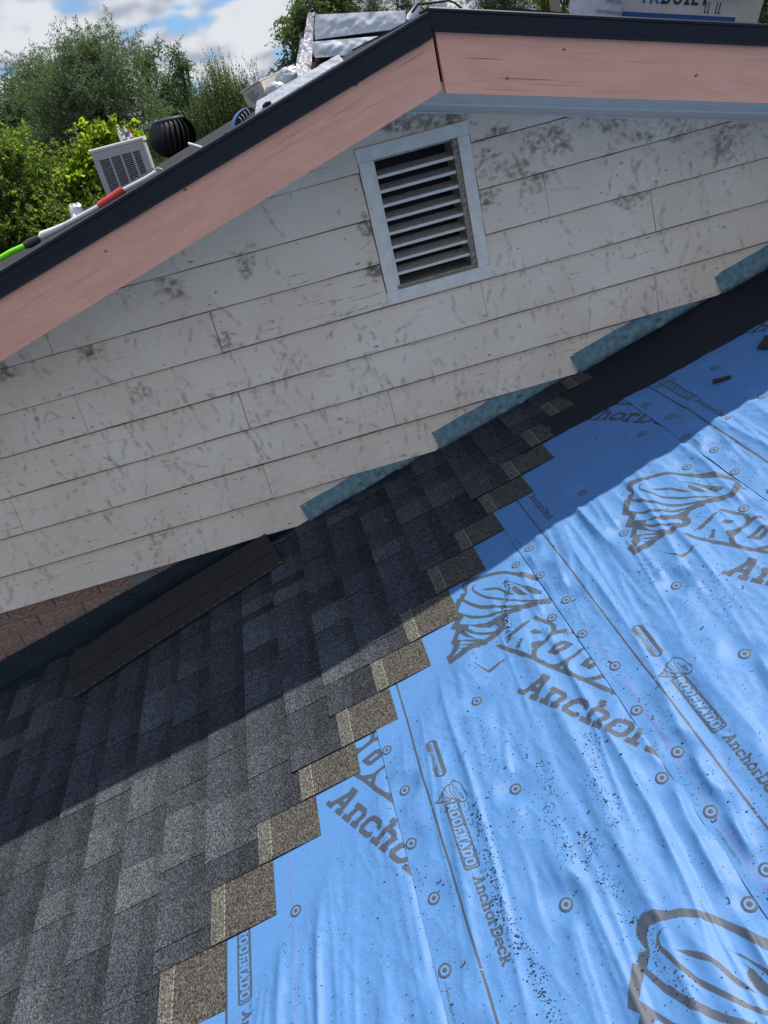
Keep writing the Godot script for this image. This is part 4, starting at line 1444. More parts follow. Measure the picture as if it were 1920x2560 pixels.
	mb.tube([Vector3(.300, 1.578, -.45), Vector3(.312, 1.585, -.452), Vector3(.335, 1.600, -.455), Vector3(.346, 1.618, -.458), Vector3(.350, 1.630, -.460)], [.012, .021, .021, .016, .007], 14)
	one("body", mb, clear, bt)
	mb = MB.new()
	mb.tube([Vector3(.349, 1.628, -.4595), Vector3(.353, 1.638, -.461)], [.009], 10)
	one("cap", mb, whitep, bt)
	rebase(bt, Vector3(.32, 1.575, -.45))
	mb = MB.new()
	mb.tube([Vector3(.300, 1.60, -.36), Vector3(.325, 1.620, -.343), Vector3(.369, 1.614, -.338), Vector3(.409, 1.609, -.331), Vector3(.440, 1.606, -.327), Vector3(.460, 1.592, -.320), Vector3(.475, 1.572, -.310), Vector3(.500, 1.50, -.30), Vector3(.52, 1.452, -.3)], [.0045], 10)
	tag(one("black_cable", mb, M.black), "black cable arching over the ridge behind the peak", "cable")
	mb = MB.new()
	crumple_sheet(mb, Vector3(.40, 1.588, -.45), Vector3(.458, 1.586, -.44), Vector3(.448, 1.628, -.46), Vector3(.415, 1.626, -.46), .02, 12, 10, 10, .002)
	tag(one("white_scrap", mb, whitep), "white plastic scrap under the black cable at the ridge", "scrap")
	for e in [[Vector3(.462, 1.539, -.118), Vector3(.60, 1.512, -.10), .017, "thick loose black shingle piece lying on the right roof edge near the peak"], [Vector3(.575, 1.515, -.09), Vector3(.765, 1.461, -.058), .008, "thin loose black shingle piece lying lower on the right roof edge"]]:
		mb = MB.new()
		var p0: Vector3 = e[0]
		var p1: Vector3 = e[1]
		var th: float = e[2]
		mb.hexa([p0 + Vector3(0, -.06, .06), p1 + Vector3(0, -.06, .06), p1 + Vector3(.03, -.06, -.2), p0 + Vector3(.03, -.06, -.2), p0 + Vector3(.012, .004, .06), p1 + Vector3(0, th * .3, .06), p1 + Vector3(.03, th, -.2), p0 + Vector3(.04, th + .004, -.2)])
		tag(one("loose_shingle", mb, M.back), e[3], "shingle")
	# ---- right: sack with print, carton and foil
	var sk := thing("printed_sack", "white plastic sack with faint print beside the blue lettered carton", "sack")
	mb = MB.new()
	nz.frequency = 10.0; nz.fractal_type = FastNoiseLite.FRACTAL_FBM
	var sx := Transform3D(Basis(Vector3(0, 1, 0), .25) * Basis(Vector3(0, 0, 1), -.25), Vector3(.925, 1.345, -.19))
	mb.grid(40, 24, func(q: int, s: int):
		var an := TAU * q / 40.0
		var y := s / 24.0
		var sq := 1.0 / pow(pow(absf(cos(an)), 6.0) + pow(absf(sin(an)), 6.0), 1.0 / 6.0)
		var k := (1.0 + .06 * nz.get_noise_3d(cos(an) * .3, y * .6, sin(an) * .3)) * (1.0 - .9 * smooth(.96, 1.0, y))
		return sx * Vector3(cos(an) * .088 * sq * k, .26 * minf(y / .96, 1.0) + .004 * nz.get_noise_2d(an * .1, y), -sin(an) * .07 * sq * k), func(q: int, s: int): return Vector2(q, s))
	one("sack_body", mb, M.plastic, sk)
	var faint := mat(Color(.30, .32, .36), .7)
	for e in [["CODE BOARD", .180, .016, -.03], ["INSTALL", .150, .014, -.015], ["Place Underlayment", .118, .009, -.055], ["Approved Fire and Hail", .100, .009, -.06], ["Class A Rated", .082, .009, -.02]]:
		text_mesh("sack_print", e[0], e[2], faint, sk, sx * Transform3D(Basis(Vector3(0, 1, 0), .02), Vector3(e[3] + .0, e[1] - .03, .0745)))
	rebase(sk, sx.origin)
	mb = MB.new()
	mb.box(Vector3(.775, 1.33, -.20), Vector3(.805, 1.62, -.17))
	tag(one("wooden_stake", mb, mat(Color(.30, .26, .21), .9)), "weathered wooden stake standing left of the printed sack", "stake")
	var bx := thing("lettered_carton", "grey white carton with large blue and black lettering and blue base stripe", "carton")
	var P0 := Vector3(1.000, 1.424, -.185)
	var P1 := Vector3(1.293, 1.306, .163)
	var P2 := Vector3(1.452, 1.280, .028)
	var up := Vector3(.248, .969, .02)
	var xr := (P1 - P0).normalized()
	var zr := xr.cross(up).normalized()
	if zr.z < 0: zr = -zr
	up = zr.cross(xr).normalized()
	if up.y < 0: up = -up
	var P3 := P0 + (P2 - P1)
	var dn := -up * .10
	var hi := up * .21
	mb = MB.new()
	mb.hexa([P0 + dn, P1 + dn, P2 + dn, P3 + dn, P0 + hi, P1 + hi, P2 + hi, P3 + hi])
	one("carton_body", mb, M.card, bx)
	mb = MB.new()
	var wdt := (P1 - P0).length()
	var fx := Transform3D(Basis(xr, up, zr), P0)
	mb.box(Vector3(.001, -.09, .0005), Vector3(wdt - .012, .014, .0015), fx)
	one("base_stripe", mb, mat(Color(.01, .065, .20), .7), bx)
	var lb := mat(Color(.012, .10, .30), .7)
	var ld := mat(Color(.018, .022, .032), .7)
	var tr := text_mesh("lettering", "TRI", .050, lb, bx, fx * Transform3D(Basis.from_scale(Vector3(.95, 1, 1)), Vector3(.100, .026, .0014)))
	text_mesh("lettering", "BUILT", .050, ld, bx, fx * Transform3D(Basis.from_scale(Vector3(.90, 1, 1)), Vector3(.180, .026, .0014)))
	mb = MB.new()
	for k in 2:
		for s in 2:
			var xx := .345 + .038 * k + .011 * s
			mb.box(Vector3(xx, .022, .0005), Vector3(xx + .003, .055, .0014), fx)
			mb.box(Vector3(xx, .022, .0005), Vector3(xx + .007, .025, .0014), fx)
	one("handling_marks", mb, ld, bx)
	rebase(bx, (P0 + P1 + P2 + P3) / 4.0 + dn)
	var fo := thing("foil_sheet", "crumpled silver foil backed sheet with yellow face draped on the lettered carton", "sheet")
	mb = MB.new()
	var F0 := fx * Vector3(wdt * .60, .145, .03)
	var F1 := fx * Vector3(wdt * 1.12, .120, .04)
	crumple_sheet(mb, F0, F1, F1 + up * .10 - zr * .18, F0 + up * .10 - zr * .18, .018, 21, 30, 16, .003)
	var hang := fx * Vector3(wdt * .80, .080, .035)
	crumple_sheet(mb, hang - xr * .06, hang + xr * .08, F1 - xr * .06, F0 + xr * .04, .014, 22, 20, 10, .003)
	one("foil_side", mb, M.foil, fo)
	mb = MB.new()
	crumple_sheet(mb, F0 + up * .016 + xr * .03, F1 + up * .016, F1 + up * .13 - zr * .18, F0 + up * .13 - zr * .18, .01, 23, 24, 12, .002)
	one("yellow_side", mb, mat(Color(.62, .50, .24), .7), fo)
	rebase(fo, F0)

	# ---- on the low roof
	var R := Transform3D(Basis(Vector3(0, 0, 1), atan(PITCH)), Vector3.ZERO)
	var ls := thing("loose_shingle", "upside-down brown backed shingle strip lying across the dark shaded shingles", "shingle")
	var a1 := Vector2(-1.775, .435)
	var a2 := Vector2(-.792, .276)
	var b1 := Vector2(-1.822, .180)
	var b2 := Vector2(-.842, .040)
	mb = MB.new()
	var up_h := .050
	for half in 2:
		var y0 := .0 if half == 0 else .52
		var y1 := .508 if half == 0 else 1.0
		for side_ in 2:
			var th := .0035 if side_ == 0 else 0.0
			var extra := .0012 if half == 0 and side_ == 0 else 0.0
			mb.grid(40, 8, func(q: int, s: int):
				var f := q / 40.0
				var g := lerpf(y0, y1, s / 8.0)
				var p := a1.lerp(a2, f).lerp(b1.lerp(b2, f), g)
				return R * Vector3(p.x, .0175 + th + extra + up_h * g * g * (.75 + .25 * sin(f * 3.0)) + .003 * sin(f * 5.0), p.y), func(q: int, s: int): return Vector2(q, s) * .05, side_ == 1)
	one("strip_back", mb, M.back, ls)
	mb = MB.new()
	for k in 2:
		var g := .0 if k == 0 else 1.0
		for e in 40:
			var f0 := e / 40.0
			var f1 := (e + 1) / 40.0
			var p := a1.lerp(a2, f0).lerp(b1.lerp(b2, f0), g)
			var q := a1.lerp(a2, f1).lerp(b1.lerp(b2, f1), g)
			var h0 := .0175 + up_h * g * g * (.75 + .25 * sin(f0 * 3.0)) + .003 * sin(f0 * 5.0)
			var h1 := .0175 + up_h * g * g * (.75 + .25 * sin(f1 * 3.0)) + .003 * sin(f1 * 5.0)
			mb.quad(R * Vector3(p.x, h0, p.y), R * Vector3(q.x, h1, q.y), R * Vector3(q.x, h1 + .004, q.y), R * Vector3(p.x, h0 + .004, p.y))
	one("strip_edge", mb, M.crack, ls)
	mb = MB.new()
	for e in 40:
		var q4 := []
		for c4 in [[e / 40.0, .487], [(e + 1) / 40.0, .487], [(e + 1) / 40.0, .506], [e / 40.0, .506]]:
			var f4: float = c4[0]
			var p4 := a1.lerp(a2, f4).lerp(b1.lerp(b2, f4), c4[1])
			q4.append(R * Vector3(p4.x, .0240 + up_h * c4[1] * c4[1] * (.75 + .25 * sin(f4 * 3.0)) + .003 * sin(f4 * 5.0), p4.y))
		mb.quad(q4[0], q4[1], q4[2], q4[3])
	one("lap_line", mb, M.dark, ls)
	for k in 26:
		var f := (k + .3 + rng.randf() * .4) / 26.0
		var ln2 := rng.randf_range(.008, .022) * .5
		var p := a1.lerp(a2, f).lerp(b1.lerp(b2, f), .035)
		var dir := (a2 - a1).normalized() * ln2
		mb = MB.new()
		var hh := .0227 + .003 * sin(f * 5.0)
		var cr := Vector2(-dir.y, dir.x).normalized() * .0028
		var pts := [p - dir - cr, p - dir + cr, p + dir + cr, p + dir - cr]
		mb.hexa([R * Vector3(pts[0].x, hh, pts[0].y), R * Vector3(pts[3].x, hh, pts[3].y), R * Vector3(pts[2].x, hh, pts[2].y), R * Vector3(pts[1].x, hh, pts[1].y), R * Vector3(pts[0].x, hh + .0016, pts[0].y), R * Vector3(pts[3].x, hh + .0016, pts[3].y), R * Vector3(pts[2].x, hh + .0016, pts[2].y), R * Vector3(pts[1].x, hh + .0016, pts[1].y)])
		one("sealant_dab", mb, M.dab, ls)
	rebase(ls, R * Vector3(-1.3, .0175, .25))
	# scraps of shingle on the blue sheet
	for e in [[[Vector2(.927, .644), Vector2(.979, .674), Vector2(.989, .660), Vector2(.939, .628)], "small dark rectangular shingle offcut on the shaded blue sheet"], [[Vector2(1.139, .585), Vector2(1.190, .640), Vector2(1.26, .60), Vector2(1.205, .535)], "larger triangular shingle offcut at the right edge on the blue sheet"]]:
		mb = MB.new()
		var ring := []
		for y in [.0155, .021]:
			for p in e[0]: ring.append(R * Vector3(p.x, y, p.y))
		mb.hexa([ring[0], ring[1], ring[2], ring[3], ring[4], ring[5], ring[6], ring[7]])
		tag(one("shingle_offcut", mb, M.back), e[1], "offcut")
	# loose granules and crumbs
	var chip := MB.new()
	chip.hexa([Vector3(-.5, 0, .4), Vector3(.5, 0, .5), Vector3(.4, 0, -.5), Vector3(-.4, 0, -.4), Vector3(-.3, .5, .25), Vector3(.35, .6, .3), Vector3(.25, .55, -.3), Vector3(-.3, .45, -.3)])
	var chip_mesh := mesh_of([[chip, mat(Color(.018, .02, .025), .8)]])
	var list := []
	for e in [[-.405, 1.76, -.40, 2.30, 460, .012, .85], [-.207, 1.75, -.251, 2.03, 170, .012, .6], [-.078, 1.74, -.133, 2.0, 190, .013, .6], [-.20, 1.96, -.199, 2.13, 150, .012, .6], [-.054, 1.067, -.144, 1.33, 330, .006, 1.0], [-.184, 2.15, -.16, 2.36, 110, .015, .6], [.27, 1.30, .32, 1.40, 60, .03, .7], [.37, 1.46, .40, 1.60, 60, .03, .7], [-.57, 1.4, -.55, 2.3, 120, .03, .5], [.06, 1.1, .08, 2.2, 160, .035, .5], [.70, .9, .74, 1.3, 70, .04, .5], [-.33, 1.5, -.30, 1.9, 110, .035, .7]]:
		for k in e[4]:
			var f := rng.randf()
			list.append([lerpf(e[0], e[2], f) + rng.randfn(0, e[5]) + .008 * sin(f * 9.0), lerpf(e[1], e[3], f), e[6]])
	for k in 5200:
		list.append([rng.randf_range(-1.2, 1.1), rng.randf_range(.5, 2.45), .25 if k % 2 == 0 else .5])
	var keep := []
	for e in list:
		if e[0] + e[1] > .92 and e[1] > .46: keep.append(e)
	var mm := MultiMesh.new()
	mm.transform_format = MultiMesh.TRANSFORM_3D
	mm.mesh = chip_mesh
	mm.instance_count = keep.size()
	for k in keep.size():
		var e: Array = keep[k]
		var s: float = rng.randf_range(.0011, .0027) * (1.0 if rng.randf() < .95 else 1.8) * (.75 + .4 * e[2])
		var sheet := 0
		for q in 5:
			if e[0] >= LAP[q]: sheet = q
		mm.set_instance_transform(k, R * Transform3D(Basis(Vector3(0, 1, 0), rng.randf() * TAU).scaled(Vector3(s * rng.randf_range(.8, 1.8), s * .8, s)), Vector3(e[0], sheet_h(e[0], e[1], sheet) + .0002, e[1])))
	var gi := MultiMeshInstance3D.new()
	gi.multimesh = mm
	gi.name = "loose_granules"
	add_child(gi, true)
	gi.set_meta("kind", "stuff")
	tag(gi, "dark shingle granules scattered and swept into streaks on the blue sheet", "granules")

func staples(roof: Node3D) -> void:
	for e in [[.126, 1.72, .6], [.073, 1.788, 1.1], [.084, 1.30, .2], [.45, 1.56, .9], [.066, 1.57, 2.0], [-.256, 2.077, .3], [-.4, 2.128, .8], [-.008, 2.222, 1.4], [.053, 2.073, .1], [-.229, 1.719, 1.3], [-.526, 1.915, .2], [-.522, 2.108, .4], [-.455, 1.76, .8], [.30, 1.62, .5], [.56, 1.55, 1.9]]:
		var sheet := 0
		for q in 5:
			if e[0] >= LAP[q]: sheet = q
		var mb := MB.new()
		var h := sheet_h(e[0], e[1], sheet) + .0012
		var x := Transform3D(Basis(Vector3(0, 1, 0), e[2]), Vector3(e[0], h, e[1]))
		mb.box(Vector3(-.0052, 0, -.0007), Vector3(.0052, .0012, .0007), x)
		mb.box(Vector3(-.0052, 0, -.0050), Vector3(-.0040, .0011, .0005), x)
		mb.box(Vector3(.0040, 0, -.0044), Vector3(.0052, .0011, .0005), x)
		one("staple", mb, M.staple, roof)

# ------------------------------------------------------------------ plants
func leaf_cluster(seed_: int, n: int, len_: float, wid: float, col: Color, twig: float, upright: bool) -> ArrayMesh:
	var rng := RandomNumberGenerator.new()
	rng.seed = seed_
	var mb := MB.new()
	var made := 0
	while made < n:
		var d := Vector3(rng.randfn(), rng.randfn() * .8, rng.randfn()).normalized()
		if upright: d = Vector3(rng.randfn() * .16, 1, rng.randfn() * .16).normalized()
		var st := Vector3(rng.randfn(), rng.randfn(), rng.randfn()) * .28
		if upright: st = Vector3(rng.randfn() * .34, -.8 + rng.randf() * .3, rng.randfn() * .34)
		var tl := (1.7 if upright else .8) * rng.randf_range(.5, 1.0)
		var per := 14 if not upright else 26
		for k in per:
			var f := (k + rng.randf()) / per
			var p := st + d * tl * f + Vector3(0, -twig * f * f, 0)
			var o := Vector3(rng.randfn(), rng.randfn(), rng.randfn()).normalized()
			var ax := (d * .7 + o).normalized()
			if upright: ax = (d * 1.0 + o * .8).normalized()
			var sd := ax.cross(Vector3(rng.randfn(), rng.randfn() + .8, rng.randfn())).normalized()
			var L := len_ * rng.randf_range(.6, 1.15)
			var Wd := wid * rng.randf_range(.7, 1.2)
			var j := rng.randf_range(.65, 1.35)
			mb.col = Color(col.r * j * rng.randf_range(.9, 1.15), col.g * j, col.b * j * rng.randf_range(.8, 1.2))
			var nrm := ax.cross(sd).normalized()
			var mid := p + ax * L * .5 + nrm * L * .08
			mb.tri(p, mid + sd * Wd * .5, p + ax * L)
			mb.tri(p, p + ax * L, mid - sd * Wd * .5)
			made += 1
	return mesh_of([[mb, M.leaf if col.g > col.b * 2.2 else M.greyleaf]])

# crowns: list of [centre, radius] blobs; the clusters of leaves fill them, thicker towards the skin
func tree(called: String, label: String, base: Vector3, crowns: Array, n: int, cl: float, mesh: ArrayMesh, seed_: int, group := "", upright := false, bark_r := .14) -> void:
	var rng := RandomNumberGenerator.new()
	rng.seed = seed_
	var t := thing(called, label, "tree" if called.ends_with("tree") else "shrub", group)
	t.position = base
	var tops := []
	var xf := []
	var vol := 0.0
	for c in crowns: vol += c[1].x * c[1].y * c[1].z
	for c in crowns:
		var r: Vector3 = c[1]
		var m := int(n * r.x * r.y * r.z / vol) + 6
		for k in m:
			var d := Vector3(rng.randfn(), rng.randfn(), rng.randfn()).normalized()
			var q := pow(rng.randf(), .45)
			var lump := .84 + .20 * sin(d.x * 5.0 + seed_) * sin(d.y * 6.0 + seed_ * 2.0) + .08 * rng.randfn()
			var p: Vector3 = c[0] + d * r * q * lump
			var s := cl * rng.randf_range(.65, 1.25)
			var b := Basis(Vector3(0, 1, 0), rng.randf() * TAU)
			if not upright: b = b * Basis(Vector3(1, 0, 0), rng.randf_range(-.7, .7))
			xf.append(Transform3D(b.scaled(Vector3.ONE * s), p - base))
		tops.append(c[0] - base)
	var mm := MultiMesh.new()
	mm.transform_format = MultiMesh.TRANSFORM_3D
	mm.mesh = mesh
	mm.instance_count = xf.size()
	for k in xf.size(): mm.set_instance_transform(k, xf[k])
	var tr := MB.new()
	var main: Vector3 = tops[0]
	tr.tube([Vector3(0, -.2, 0), main * .25 + Vector3(.08, 0, .05), main * .55 + Vector3(-.06, 0, .04), main * .85, main * 1.05], [bark_r * 1.3, bark_r, bark_r * .8, bark_r * .5, bark_r * .2], 9)
	for k in 9:
		var e: Vector3 = xf[rng.randi_range(0, xf.size() - 1)].origin
		var s := main * rng.randf_range(.45, .85)
		tr.tube([s, s.lerp(e, .5) + Vector3(0, .12, 0), e], [bark_r * .45, bark_r * .28, bark_r * .08], 6, false)
	one("trunk", tr, M.bark, t)
	var ci := MultiMeshInstance3D.new()
	ci.multimesh = mm
	ci.name = "crown"
	t.add_child(ci, true)
	ci.set_meta("kind", "stuff")

func plants() -> void:
	var g := -3.7
	var olive := leaf_cluster(1, 380, .17, .040, Color(.17, .205, .135), .25, false)
	var olive2 := leaf_cluster(2, 380, .16, .045, Color(.15, .19, .11), .3, false)
	var poplar := leaf_cluster(3, 360, .14, .085, Color(.10, .155, .08), .1, false)
	var broad := leaf_cluster(4, 300, .17, .10, Color(.22, .28, .12), .15, false)
	var yellow := leaf_cluster(5, 200, .34, .25, Color(.30, .38, .07), .35, false)
	var shoots := leaf_cluster(6, 420, .15, .036, Color(.15, .165, .08), -.1, true)
	var deep := leaf_cluster(7, 320, .15, .095, Color(.13, .165, .08), .15, false)
	var pine := leaf_cluster(8, 420, .17, .028, Color(.085, .105, .062), .2, false)
	var V := func(x: float, y: float, z: float) -> Vector3: return Vector3(x, y, z)
	tree("olive_tree", "tall grey-green feathery tree, highest of those left of the sky gap", V.call(-4.0, g, -23.6), [[V.call(-3.9, 2.7, -23.4), V.call(2.0, 1.7, 1.6)], [V.call(-4.4, 1.0, -23.2), V.call(2.6, 1.9, 1.6)], [V.call(-3.4, 3.9, -23.7), V.call(.75, .75, .7)]], 340, .62, olive, 101, "trees behind the house")
	tree("olive_tree", "grey-green feathery tree at the far left behind the broad-leaved one", V.call(-6.6, g, -25.7), [[V.call(-6.2, 2.6, -25.6), V.call(1.7, 1.6, 1.5)], [V.call(-7.3, 1.3, -25.4), V.call(2.4, 2.2, 1.6)], [V.call(-5.6, 3.7, -25.8), V.call(.7, .65, .6)]], 280, .62, olive2, 102, "trees behind the house")
	tree("cottonwood_tree", "loose round-headed tree right of the tall grey-green one", V.call(-2.7, g, -29.5), [[V.call(-2.75, 3.6, -29.4), V.call(.85, .85, .8)], [V.call(-2.4, 2.3, -29.3), V.call(1.1, 1.3, 1.0)], [V.call(-2.7, .6, -29.2), V.call(1.7, 1.5, 1.2)]], 130, .50, poplar, 103, "trees behind the house")
	tree("poplar_tree", "narrow upright green tree between the round-headed tree and the shoots", V.call(-1.5, g, -28.0), [[V.call(-1.45, 3.2, -28.0), V.call(.42, .75, .42)], [V.call(-1.5, 1.9, -27.9), V.call(.72, 1.2, .7)], [V.call(-1.3, .2, -27.8), V.call(1.3, 1.5, 1.1)]], 120, .45, poplar, 104, "trees behind the house")
	for e in [[-.98, 1.35, -16.6, .42, 1.0, "left", 40], [-.45, 1.75, -17.0, .36, 1.15, "middle", 40], [.02, 1.55, -16.9, .32, 1.0, "right", 34]]:
		var lab := {"left": "olive green thicket of upright shoots just right of the turbine ventilator", "middle": "tallest thicket of upright wispy shoots against the sky", "right": "thicket of thin wispy shoots nearest the grey carton"}
		tree("shoot_shrub", lab[e[5]], V.call(e[0], g, e[2]), [[V.call(e[0], e[1] - .55, e[2]), V.call(e[3] * 1.25, e[4] * .95, .5)], [V.call(e[0] - .1, e[1] - 1.8, e[2] + .2), V.call(e[3] * 1.7, 1.2, .6)], [V.call(e[0] + .08, e[1] + .22, e[2]), V.call(e[3] * .45, .42, .2)]], e[6] * 3, .42, shoots, 110 + e[6] + int(e[0] * 10.0), "thickets of shoots behind the roof", true, .05)
	tree("broadleaf_tree", "bright green broad-leaved tree filling the lower left", V.call(-4.2, g, -12.0), [[V.call(-4.2, 1.5, -11.9), V.call(.85, .80, .8)], [V.call(-4.55, .5, -11.7), V.call(1.3, 1.1, 1.0)], [V.call(-3.5, .45, -11.9), V.call(.75, .75, .7)], [V.call(-4.3, -1.0, -11.5), V.call(1.5, 1.2, 1.0)]], 330, .36, broad, 105, "trees behind the house")
	tree("broadleaf_tree", "darker broad-leaved tree whose top stands at the left picture edge", V.call(-5.2, g, -14.2), [[V.call(-4.95, 2.9, -14.2), V.call(.65, .75, .6)], [V.call(-5.2, 1.6, -14.2), V.call(.9, 1.0, .8)]], 120, .36, deep, 106, "trees behind the house")
	tree("broadleaf_tree", "green broad-leaved tree left of the yellow-green one", V.call(-3.3, g, -14.4), [[V.call(-3.45, 1.15, -14.4), V.call(.65, .65, .6)], [V.call(-3.4, .1, -14.2), V.call(1.0, 1.0, .8)], [V.call(-2.7, -.8, -14.2), V.call(1.4, 1.0, .8)]], 170, .36, broad, 107, "trees behind the house")
	tree("catalpa_tree", "bright yellow-green large-leaved tree behind the roof cooler", V.call(-2.85, g, -12.6), [[V.call(-2.62, 1.45, -12.6), V.call(.42, .34, .4)], [V.call(-2.95, .85, -12.4), V.call(.55, .55, .5)], [V.call(-2.85, .15, -12.2), V.call(.65, .6, .5)]], 90, .30, yellow, 108, "trees behind the house")
	tree("dark_tree", "big dark green tree behind the wrapped bundles", V.call(2.2, g, -17.0), [[V.call(2.1, 2.5, -16.9), V.call(1.05, 1.25, 1.0)], [V.call(1.45, 1.75, -16.7), V.call(.75, .75, .7)], [V.call(2.4, .9, -16.7), V.call(1.7, 1.5, 1.2)], [V.call(2.6, 3.4, -17.2), V.call(.8, .8, .7)]], 330, .40, deep, 109, "trees behind the house")
	tree("pine_tree", "grey-green tree behind the peak of the roof", V.call(5.6, g, -25.2), [[V.call(5.3, 2.8, -25.0), V.call(2.0, 1.7, 1.4)], [V.call(4.1, 2.2, -24.8), V.call(1.3, 1.7, 1.2)], [V.call(5.6, .6, -24.8), V.call(2.6, 1.6, 1.4)]], 260, .55, pine, 111, "trees behind the house")
	tree("pine_tree", "grey-green tree with bare trunk left of the bright green shrub", V.call(8.0, g, -22.4), [[V.call(8.1, 2.2, -22.3), V.call(1.5, 1.5, 1.2)], [V.call(7.6, .9, -22.2), V.call(1.8, 1.3, 1.2)]], 180, .5, pine, 112, "trees behind the house")
	tree("broadleaf_tree", "bright green tree left of the wooden stake above the right slope", V.call(6.3, g, -14.0), [[V.call(6.35, 2.0, -14.0), V.call(.55, .6, .5)], [V.call(6.3, 1.0, -14.0), V.call(.8, .8, .7)]], 90, .34, broad, 113, "trees behind the house")
	tree("dark_tree", "dark green tree at the right picture edge beyond the lettered carton", V.call(9.1, g, -11.2), [[V.call(9.0, 1.5, -11.2), V.call(.8, .65, .7)], [V.call(9.0, .4, -11.4), V.call(1.0, .7, .8)]], 100, .36, deep, 114, "trees behind the house")
	# far green mass that closes the gaps under the crowns
	var far := MultiMesh.new()
	far.transform_format = MultiMesh.TRANSFORM_3D
	far.mesh = olive2
	far.instance_count = 420
	var rng := RandomNumberGenerator.new()
	rng.seed = 66
	for k in 420:
		far.set_instance_transform(k, Transform3D(Basis(Vector3(0, 1, 0), rng.randf() * TAU).scaled(Vector3.ONE * rng.randf_range(.8, 1.3)), Vector3(rng.randf_range(-14, 18), g + pow(rng.randf(), .8) * 4.6, rng.randf_range(-36, -33))))
	var fi := MultiMeshInstance3D.new()
	fi.multimesh = far
	fi.name = "far_thicket"
	add_child(fi, true)
	fi.set_meta("kind", "stuff")
	tag(fi, "far grey-green thicket behind the trees", "thicket")

func neighbour() -> void:
	var n := thing("neighbour_house", "pink stucco house barely seen at the right picture edge", "house")
	var mb := MB.new()
	mb.box(Vector3(10.6, -3.7, -17.0), Vector3(17, .52, -13.3))
	one("wall", mb, mat(Color(.45, .27, .22), .9), n)
	mb = MB.new()
	mb.hexa([Vector3(10.3, .52, -13.0), Vector3(17.3, .52, -13.0), Vector3(17.3, .52, -17.3), Vector3(10.3, .52, -17.3), Vector3(10.3, .60, -13.0), Vector3(17.3, .60, -13.0), Vector3(16, .95, -15.2), Vector3(11.8, .95, -15.2)])
	one("roof", mb, mat(Color(.30, .16, .12), .9), n)
	rebase(n, Vector3(13.8, -3.7, -15))

# ------------------------------------------------------------------ sky
func sky_image() -> Image:
	var W := 2048
	var H := 1024
	var n := FastNoiseLite.new()
	n.seed = 489; n.frequency = 1.0; n.fractal_octaves = 6; n.fractal_gain = .52
	n.noise_type = FastNoiseLite.TYPE_SIMPLEX_SMOOTH
	var img := Image.create_empty(W, H, false, Image.FORMAT_RGBAF)
	var flat := Color(.20, .19, .17)
	img.fill(flat)
	for y in H / 2 + 8:
		var el := PI * .5 - PI * (y + .5) / H
		var up := sin(el)
		var bl := Color(.12, .30, .70).lerp(Color(.34, .58, .86), pow(1.0 - clampf(up, 0, 1), 3.2))
		for x in W:
			var az := TAU * ((x + .5) / W - .5)
			var d := Vector3(sin(az) * cos(el), up, -cos(az) * cos(el))
			# clouds lie on a high sheet; near the horizon they are seen edge on and pile up
			var k := 1.0 / (maxf(up, 0.0) + .22)
			var p := Vector3(d.x * k, up * 3.0, d.z * k) * 2.6 + Vector3(3.7, 0, 1.2)
			var c := n.get_noise_3dv(p)
			var cover := smooth(-.22, .0, c + .26 * (1.0 - smooth(.05, .65, up)) - .10)
			var under := n.get_noise_3dv(p + Vector3(.05, .34, .03))
			var lit := clampf(.62 + (c - under) * 2.4, 0, 1)
			var cl := Color(.40, .43, .52).lerp(Color(.76, .775, .81), lit)
			img.set_pixel(x, y, bl.lerp(cl, cover * .96))
	return img

const EMBLEM := [0.0003007, 0.000238211, -0.432297, 8.08819e-05, -0.000416763, 0.27095, 9.38969e-05, 0.000157095]
const SMALL := [0.0003007 * .205, 0.000238211 * .205, -0.432297 * .205, 8.08819e-05 * .205, -0.000416763 * .205, 0.27095 * .205, 9.38969e-05, 0.000157095]

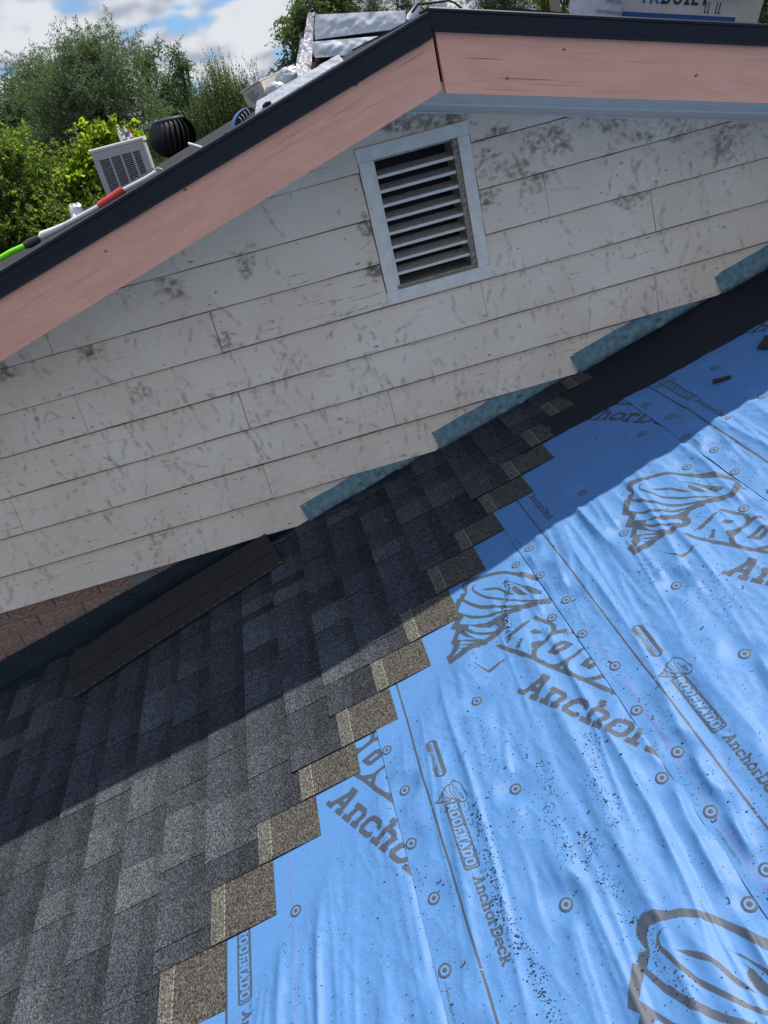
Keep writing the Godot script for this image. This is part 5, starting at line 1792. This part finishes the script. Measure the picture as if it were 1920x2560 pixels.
func _ready() -> void:
	# ---- camera, sky, sun, exposure
	var cam := Camera3D.new()
	cam.fov = 67.03
	cam.near = 0.05
	cam.far = 400.0
	cam.position = CAM
	cam.basis = Basis(Vector3(0.9579005, -0.22268275, 0.1812154), Vector3(0.28204436, 0.84782425, -0.44904901), Vector3(-0.05364334, 0.48125505, 0.87493769)).orthonormalized()
	add_child(cam)
	cam.current = true
	var sky_mat := PanoramaSkyMaterial.new()
	sky_mat.panorama = ImageTexture.create_from_image(sky_image())
	sky_mat.energy_multiplier = 0.86
	var sky := Sky.new()
	sky.sky_material = sky_mat
	var env := Environment.new()
	env.background_mode = Environment.BG_SKY
	env.sky = sky
	env.tonemap_mode = Environment.TONE_MAPPER_LINEAR
	env.tonemap_exposure = 1.2
	env.sdfgi_enabled = true
	env.ssao_enabled = true
	env.ssil_enabled = true
	var we := WorldEnvironment.new()
	we.environment = env
	add_child(we)
	var sun := DirectionalLight3D.new()
	sun.light_energy = 1.6
	sun.light_color = Color(1.0, 0.965, 0.91)
	sun.light_angular_distance = 0.53
	sun.shadow_enabled = true
	add_child(sun)
	sun.look_at_from_position(Vector3.ZERO, Vector3(-1.05, -2.125, 0.635), Vector3(0, 1, 0))
	make_materials()
	M.cap = mat(Color(.050, .070, .100), .55)
	M.capring = mat(Color(.10, .22, .45), .55)
	M.crack = mat(Color(.03, .022, .02), .95)
	M.knot = mat(Color(.30, .14, .12), .8)
	M.blueflash = mat(Color(.010, .022, .034), .45)
	M.split = mat(Color(.22, .10, .08), .9)
	M.check = mat(Color(.50, .25, .19), .9)
	M.nail = mat(Color(.42, .47, .50), .4)
	M.dab = mat(Color(.10, .10, .11), .5)
	M.blueflash.normal_enabled = true
	M.blueflash.normal_texture = noise_tex(.05, 35, 512, 4, true, 4.0)
	tri_map(M.blueflash, 3.0)
	# ---- ground
	var gm := mat(Color(1, 1, 1), .95)
	gm.albedo_texture = patchy(Color(.05, .06, .025), Color(.14, .11, .07), .01, 81)
	tri_map(gm, .2)
	var gb := MB.new()
	gb.quad(Vector3(-150, -3.7, 150), Vector3(150, -3.7, 150), Vector3(150, -3.7, -150), Vector3(-150, -3.7, -150))
	var go := one("ground", gb, gm)
	go.set_meta("kind", "structure")
	# ---- large structure
	house()
	var roof := low_roof()
	staples(roof)
	neighbour()
	plants()
	# ---- objects and small details
	things_on_roofs()
